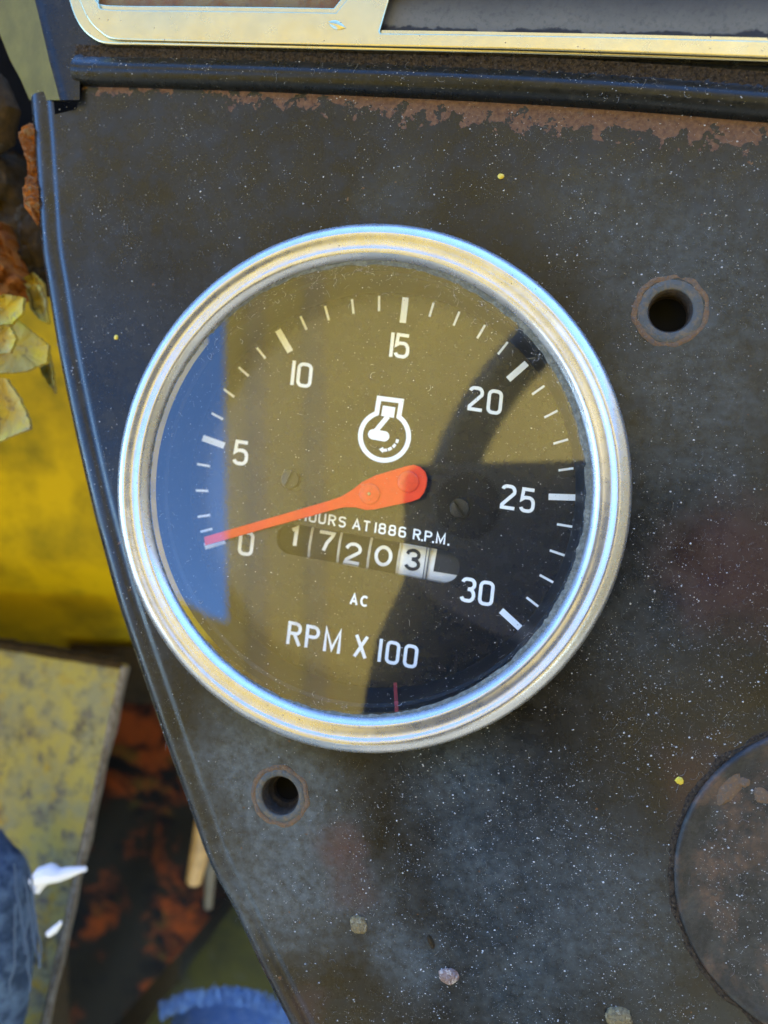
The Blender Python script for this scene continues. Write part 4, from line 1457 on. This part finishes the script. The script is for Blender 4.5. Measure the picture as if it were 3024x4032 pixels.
mb.tube([Q(452, 1690, -0.14), Q(430, 1850, -0.142), Q(418, 1905, -0.143)], [0.0036, 0.0042, 0.0034], 12)
mb.obj('wooden_stick', M_WOOD, None, Q(430, 1850, -0.14), label='pale straw coloured stick poking out below the dash edge', cat='stick')
mb = MB()
mb.tube([Q(474, 1690, -0.15), Q(456, 1850, -0.152), Q(450, 1960, -0.156)], [0.003, 0.003, 0.002], 10)
mb.obj('wooden_stick', plain('grey_straw', (0.15, 0.12, 0.075), 0.7, var=0.3, scale=0.2, k=0.65), None, Q(460, 1850, -0.15), label='thinner greyish stick right of the pale one', cat='stick')
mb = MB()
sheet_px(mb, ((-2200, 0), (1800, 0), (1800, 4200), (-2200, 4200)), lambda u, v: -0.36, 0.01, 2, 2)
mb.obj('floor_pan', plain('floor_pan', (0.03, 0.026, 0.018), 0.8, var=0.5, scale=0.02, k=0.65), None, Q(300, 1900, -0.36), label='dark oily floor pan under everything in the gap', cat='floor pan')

# person in jeans
per = thing('person', 'person in frayed blue jeans, only parts of both legs showing at the lower left', 'person', Q(200, 2300, -0.12))


def leg(poly_c, rad, z, mat, fray=None):
    mb = MB()
    pts = []
    k = 26
    rows = []
    for i in range(k + 1):
        t = i / k
        x = np.interp(t, np.linspace(0, 1, len(poly_c)), [p[0] for p in poly_c])
        y = np.interp(t, np.linspace(0, 1, len(poly_c)), [p[1] for p in poly_c])
        r = np.interp(t, np.linspace(0, 1, len(rad)), rad)
        pts.append((Q(x, y, z), r))
    for i, (p, r) in enumerate(pts):
        t = (pts[min(i + 1, k)][0] - pts[max(i - 1, 0)][0]).normalized()
        a = t.cross(Vector((0, 0, 1))).normalized()
        b = a.cross(t)
        rows.append([p + (a * math.cos(2 * math.pi * j / 36) + b * math.sin(2 * math.pi * j / 36)) * (r * (1 + 0.05 * nz(i * .5, math.cos(2 * math.pi * j / 36) * 2, r * 50) + 0.03 * nz(i * 1.3, j * .6, 3))) for j in range(36)])
    mb.grid(rows, True)
    b0 = len(mb.v) - 36
    mb.f.append(tuple(range(b0, b0 + 36)))
    mb.f.append(tuple(range(35, -1, -1)))
    return mb.obj('trouser_leg', mat, per, angle=80)


leg([(-60, 1790), (-15, 1900), (-8, 2050), (-40, 2250), (-90, 2500)], [0.006, 0.0125, 0.0135, 0.013, 0.013], -0.065, M_DENIM_D)
l2 = leg([(480, 2420), (486, 2300), (496, 2225), (500, 2190)], [0.034, 0.030, 0.026, 0.018], -0.15, M_DENIM_L)
# frayed hem and loose white threads
mb = MB()
for i in range(420):
    u = random.random()
    x = 345 + 300 * u
    y = 2200 - 62 * math.sin(math.pi * min(1, u * .9 + .08)) ** 0.7 + random.uniform(0, 22)
    p = Q(x, y + 14, -0.128 + random.uniform(-.004, .002))
    q = Q(x + random.uniform(-6, 6), y - random.uniform(2, 16), -0.130 + random.uniform(-.004, .002))
    mb.tube([p, (p + q) / 2 + Vector((random.uniform(-.0006, .0006), 0, .0004)), q], 0.00022, 3)
mb.obj('frayed_hem', M_DENIM_L, per, kind='stuff')
for pts, r in ((((70, 1905), (88, 1893), (112, 1886), (128, 1890), (150, 1884), (186, 1876)), [0.0016, 0.0030, 0.0032, 0.0022, 0.0018, 0.0006]), (((104, 2018), (118, 2008), (132, 1994)), [0.0011, 0.0012, 0.0006]), (((78, 1920), (90, 1908), (104, 1900)), [0.002, 0.0016, 0.0012])):
    mb = MB()
    mb.tube([Q(x, y, -0.055) for x, y in pts], r, 8)
    for k_ in range(5):
        mb.tube([Q(x + 3 * nz(x, k_), y + 9 * nz(y, k_ * 3.1), -0.0545) for x, y in pts], 0.0005, 4)
    mb.obj('loose_thread', M_THREAD, per)
mb = MB()
for k_ in range(6):
    x0, y0, sl = random.uniform(5, 70), random.uniform(1830, 1960), random.uniform(-7, 7)
    mb.tube([Q(x0 + t * sl * .4 + 9 * nz(t * .3, k_ * 2.7), y0 + t * 15, -0.0525) for t in range(14)], 0.0003, 4)
mb.obj('worn_thread', plain('pale_denim', (0.05, 0.075, 0.115), 0.9, k=1.0), per, kind='stuff')

# ------------------------------------------------------------------ what the glass and the rim reflect
# sunlit yellow bodywork behind the photographer
YW = -0.70
M_RIB = plain('rib_paint', (0.27, 0.18, 0.03), 0.7, var=0.2, scale=0.01)
bw = thing('yellow_cab_wall', 'large sunlit yellow sheet metal wall facing the dash, seen reflected in the gauge glass', 'body panel', RPt(800, 1100, yw=YW))
mb = MB()
lst = [(-700, 20), (-700, 560), (200, 600), (484, 640), (484, 700), (490, 1345), (452, 1330), (380, 1290), (330, 1260), (-700, 1500), (-700, 2500), (2500, 2500), (2500, 20)]
pts = [RPt(x, y, yw=YW) for x, y in lst]
back = (TILT.to_3x3().transposed() @ Vector((0, 1, 0))) * -0.05
mb.prism(pts, back)
mb.obj('sheet', M_YELLOWSUN, bw, smooth=False)
for (x, wd) in ((528, 40), (652, 44)):
    mb = MB()
    f4 = [RPt(x, 60, yw=YW), RPt(x + wd, 60, yw=YW), RPt(x + wd + 12, 1560, yw=YW), RPt(x + 12, 1560, yw=YW)]
    mb.prism([p - back * 0.08 for p in f4], back * 0.1)
    mb.obj('rib', M_RIB, bw)

# steering wheel rim crossing the reflection
HZ = 0.36
w1, w2, w3 = RPt(985, 1000, HZ), RPt(1052, 868, HZ), RPt(1148, 752, HZ)
ax_, ay_ = w1.x, w1.y
A_ = np.array([[2 * (w2.x - w1.x), 2 * (w2.y - w1.y)], [2 * (w3.x - w1.x), 2 * (w3.y - w1.y)]])
bb = np.array([w2.x ** 2 + w2.y ** 2 - w1.x ** 2 - w1.y ** 2, w3.x ** 2 + w3.y ** 2 - w1.x ** 2 - w1.y ** 2])
wc_ = np.linalg.solve(A_, bb)
wr_ = math.hypot(w1.x - wc_[0], w1.y - wc_[1])
print('wheel', wc_, wr_)
wcen = Vector((wc_[0], wc_[1], HZ))
wh = thing('steering_wheel', 'black steering wheel with a thick rim, seen reflected in the gauge glass', 'steering wheel', wcen)
mb = MB()
k = 72
ringp = []
for i in range(k):
    a = 2 * math.pi * i / k
    ringp.append([wcen + Vector(((wr_ + 0.0165 * math.cos(b)) * math.cos(a), (wr_ + 0.0165 * math.cos(b)) * math.sin(a), 0.0165 * math.sin(b))) for b in np.linspace(0, 2 * math.pi, 17)[:-1]])
ringp.append(ringp[0])
mb.grid(ringp, True)
mb.obj('rim', M_RUBBER, wh)
for aa in (R(-20), R(100), R(220)):
    mb = MB()
    mb.tube([wcen + Vector((math.cos(aa) * 0.03, math.sin(aa) * 0.03, -0.03)), wcen + Vector((math.cos(aa) * wr_, math.sin(aa) * wr_, 0))], 0.009, 10)
    mb.obj('spoke', M_RUBBER, wh)
mb = MB()
mb.lathe(wcen + Vector((0, 0, -0.03)), [(0.04, -0.015), (0.042, 0.0), (0.038, 0.012), (0.02, 0.02), (0.001, 0.021)], 40)
mb.obj('hub', M_RUBBER, wh)

# the photographer's phone, just behind the lens
cback = Vector(RC @ np.array([0, 0, 1.0]))
cx_, cy_ = Vector(RC @ np.array([1.0, 0, 0])), Vector(RC @ np.array([0, 1.0, 0]))
cpos = Vector(CAM)


def on_phone(x, y, off=0.0):
    """point of the plane just behind the camera that shows in the glass at pixel x, y"""
    h = Q(x, y, ZG)
    d = ray(x * S16, y * S16)
    d = Vector((d[0], d[1], -d[2]))
    o = cpos + cback * (0.003 + off)
    return h + d * ((o - h).dot(cback) / d.dot(cback))


tl, tr, bl = on_phone(872, 1004), on_phone(1700, 985), on_phone(800, 1420)
ph = thing('mobile_phone', 'black mobile phone held over the dash, seen as a dark shape in the glass', 'phone', tl)
lens_c = on_phone(1010, 1092)
ux = (tr - tl).normalized()
uy = (cback.cross(ux)).normalized()
Lx, Ly = 0.155, 0.078
mb = MB()
out = []
rad = 0.010
for (qx, qy, a0) in ((Lx - rad, -rad, 90), (Lx - rad, -Ly + rad, 0), (rad, -Ly + rad, -90), (rad, -rad, -180)):
    for i in range(7):
        a = R(a0 - 90 * i / 6)
        out.append(tl + ux * (qx + rad * math.cos(a)) + uy * (qy + rad * math.sin(a)))
mb.prism(out, cback * 0.0085)
mb.obj('body', M_CASE, ph, smooth=False)
mb = MB()
rows = []
for rr_, h_ in ((0.0155, 0.0002), (0.0155, -0.0008), (0.0148, -0.0013), (0.0005, -0.0013)):
    rows.append([lens_c + ux * rr_ * math.cos(2 * math.pi * i / 48) + uy * rr_ * math.sin(2 * math.pi * i / 48) + cback * h_ for i in range(48)])
if (lens_c - cpos).length > 0.019:
    mb.grid(rows, True)
    mb.obj('lens_bump', M_LENS, ph)

# hand and dark sleeve of the photographer, below the phone
mb = MB()
arm = [on_phone(1105, 1300, 0.014), on_phone(1050, 1440, 0.016), on_phone(1015, 1600, 0.02), on_phone(1060, 2000, 0.06), on_phone(1250, 2900, 0.14)]
mb.tube(arm, [0.050, 0.054, 0.056, 0.056, 0.056], 24)
mb.obj('sleeve', M_SLEEVE, per)
mb = MB()
mb.tube([on_phone(1170, 1330, 0.034), on_phone(1180, 1270, 0.032), on_phone(1190, 1220, 0.026)], [0.024, 0.030, 0.020], 16)
for i in range(4):
    bx = 0.034 + 0.020 * i
    q = tl + ux * bx + cback * 0.020
    mb.tube([tl + ux * (bx * .6 + 0.026) - uy * 0.048 + cback * 0.030, q - uy * 0.034, q - uy * 0.016, q - uy * 0.006 - cback * 0.003], [0.0095, 0.0088, 0.0075, 0.005], 10)
mb.obj('hand', M_SKIN, per)

# ochre panel added to the right for the tan reflection in the rim
REFL_PANEL = thing('tan_reflection_panel', 'ochre panel added right of the dash for its reflection, seen only in the chrome rim', 'body panel', (0.9, 0, 0.1))
inv = TILT.to_3x3().transposed()
mb = MB()
c0 = Vector((1.15, -0.1, 0.25))
axu, axv = Vector((0.55, 0.83, 0)).normalized(), Vector((0, 0, 1))
mb.box(inv @ c0, inv @ (axu * 0.9), inv @ (axv * 0.55), inv @ (Vector((0.83, -0.55, 0)) * 0.02))
mb.obj('reflection_panel', plain('ochre_reflection_paint', (0.55, 0.36, 0.12), 0.6, var=0.2, scale=0.005), REFL_PANEL, smooth=False)

# unseen panel added on the left to keep skylight out of the gap
mb = MB()
mb.box((-0.235, -0.02, -0.24), (0.004, 0, 0), (0, 0.42, 0), (0, 0, 0.235))
mb.obj('sky_block_panel', M_BROWN, None, (-0.235, -0.02, -0.24), smooth=False, label='brown rusted panel added beyond the left border to block sky from the gap', cat='sky blocker')

# cowl-shaped box added ahead of the dash to block sun from dash and gap
cowl = thing('cowl_sun_block', 'yellow cowl-shaped box added ahead of the dash to block the sun, mostly out of the picture', 'sun blocker', (0.05, 0.24, -0.1))
mb = MB()
sec = []
for (x, z) in ((-0.42, -0.70), (-0.42, -0.10), (-0.40, -0.05), (-0.36, -0.025), (0.62, -0.025), (0.68, -0.05), (0.70, -0.10), (0.70, -0.70)):
    sec.append((x, z))
mb.grid([[Vector((x, y, z)) for x, z in sec] for y in (0.215, 0.22, 0.9, 0.905)])
mb.add([Vector((x, 0.215, z)) for x, z in sec], [tuple(range(8))])
mb.add([Vector((x, 0.905, z)) for x, z in sec], [tuple(range(8))])
mb.obj('sun_block_shell', M_YELLOWSUN, cowl, angle=30)  # cowl is the box added to block the sun

# ground far below
gm = bpy.data.meshes.new('ground')
gm.from_pydata([(-400, -400, 0), (400, -400, 0), (400, 400, 0), (-400, 400, 0)], [], [(0, 1, 2, 3)])
go = bpy.data.objects.new('ground', gm)
C.objects.link(go)
gm.materials.append(M_GROUND)
go['kind'] = 'structure'
go['label'] = 'dry tan ground under the machine'
go.location = (0, 0, -1.5)

# lean the whole dash frame back into the world
for o in list(C.objects):
    if o.parent is None and o.name not in ('camera', 'sun', 'ground'):
        o.matrix_world = TILT @ Matrix.Translation(o.location)
bpy.context.view_layer.update()
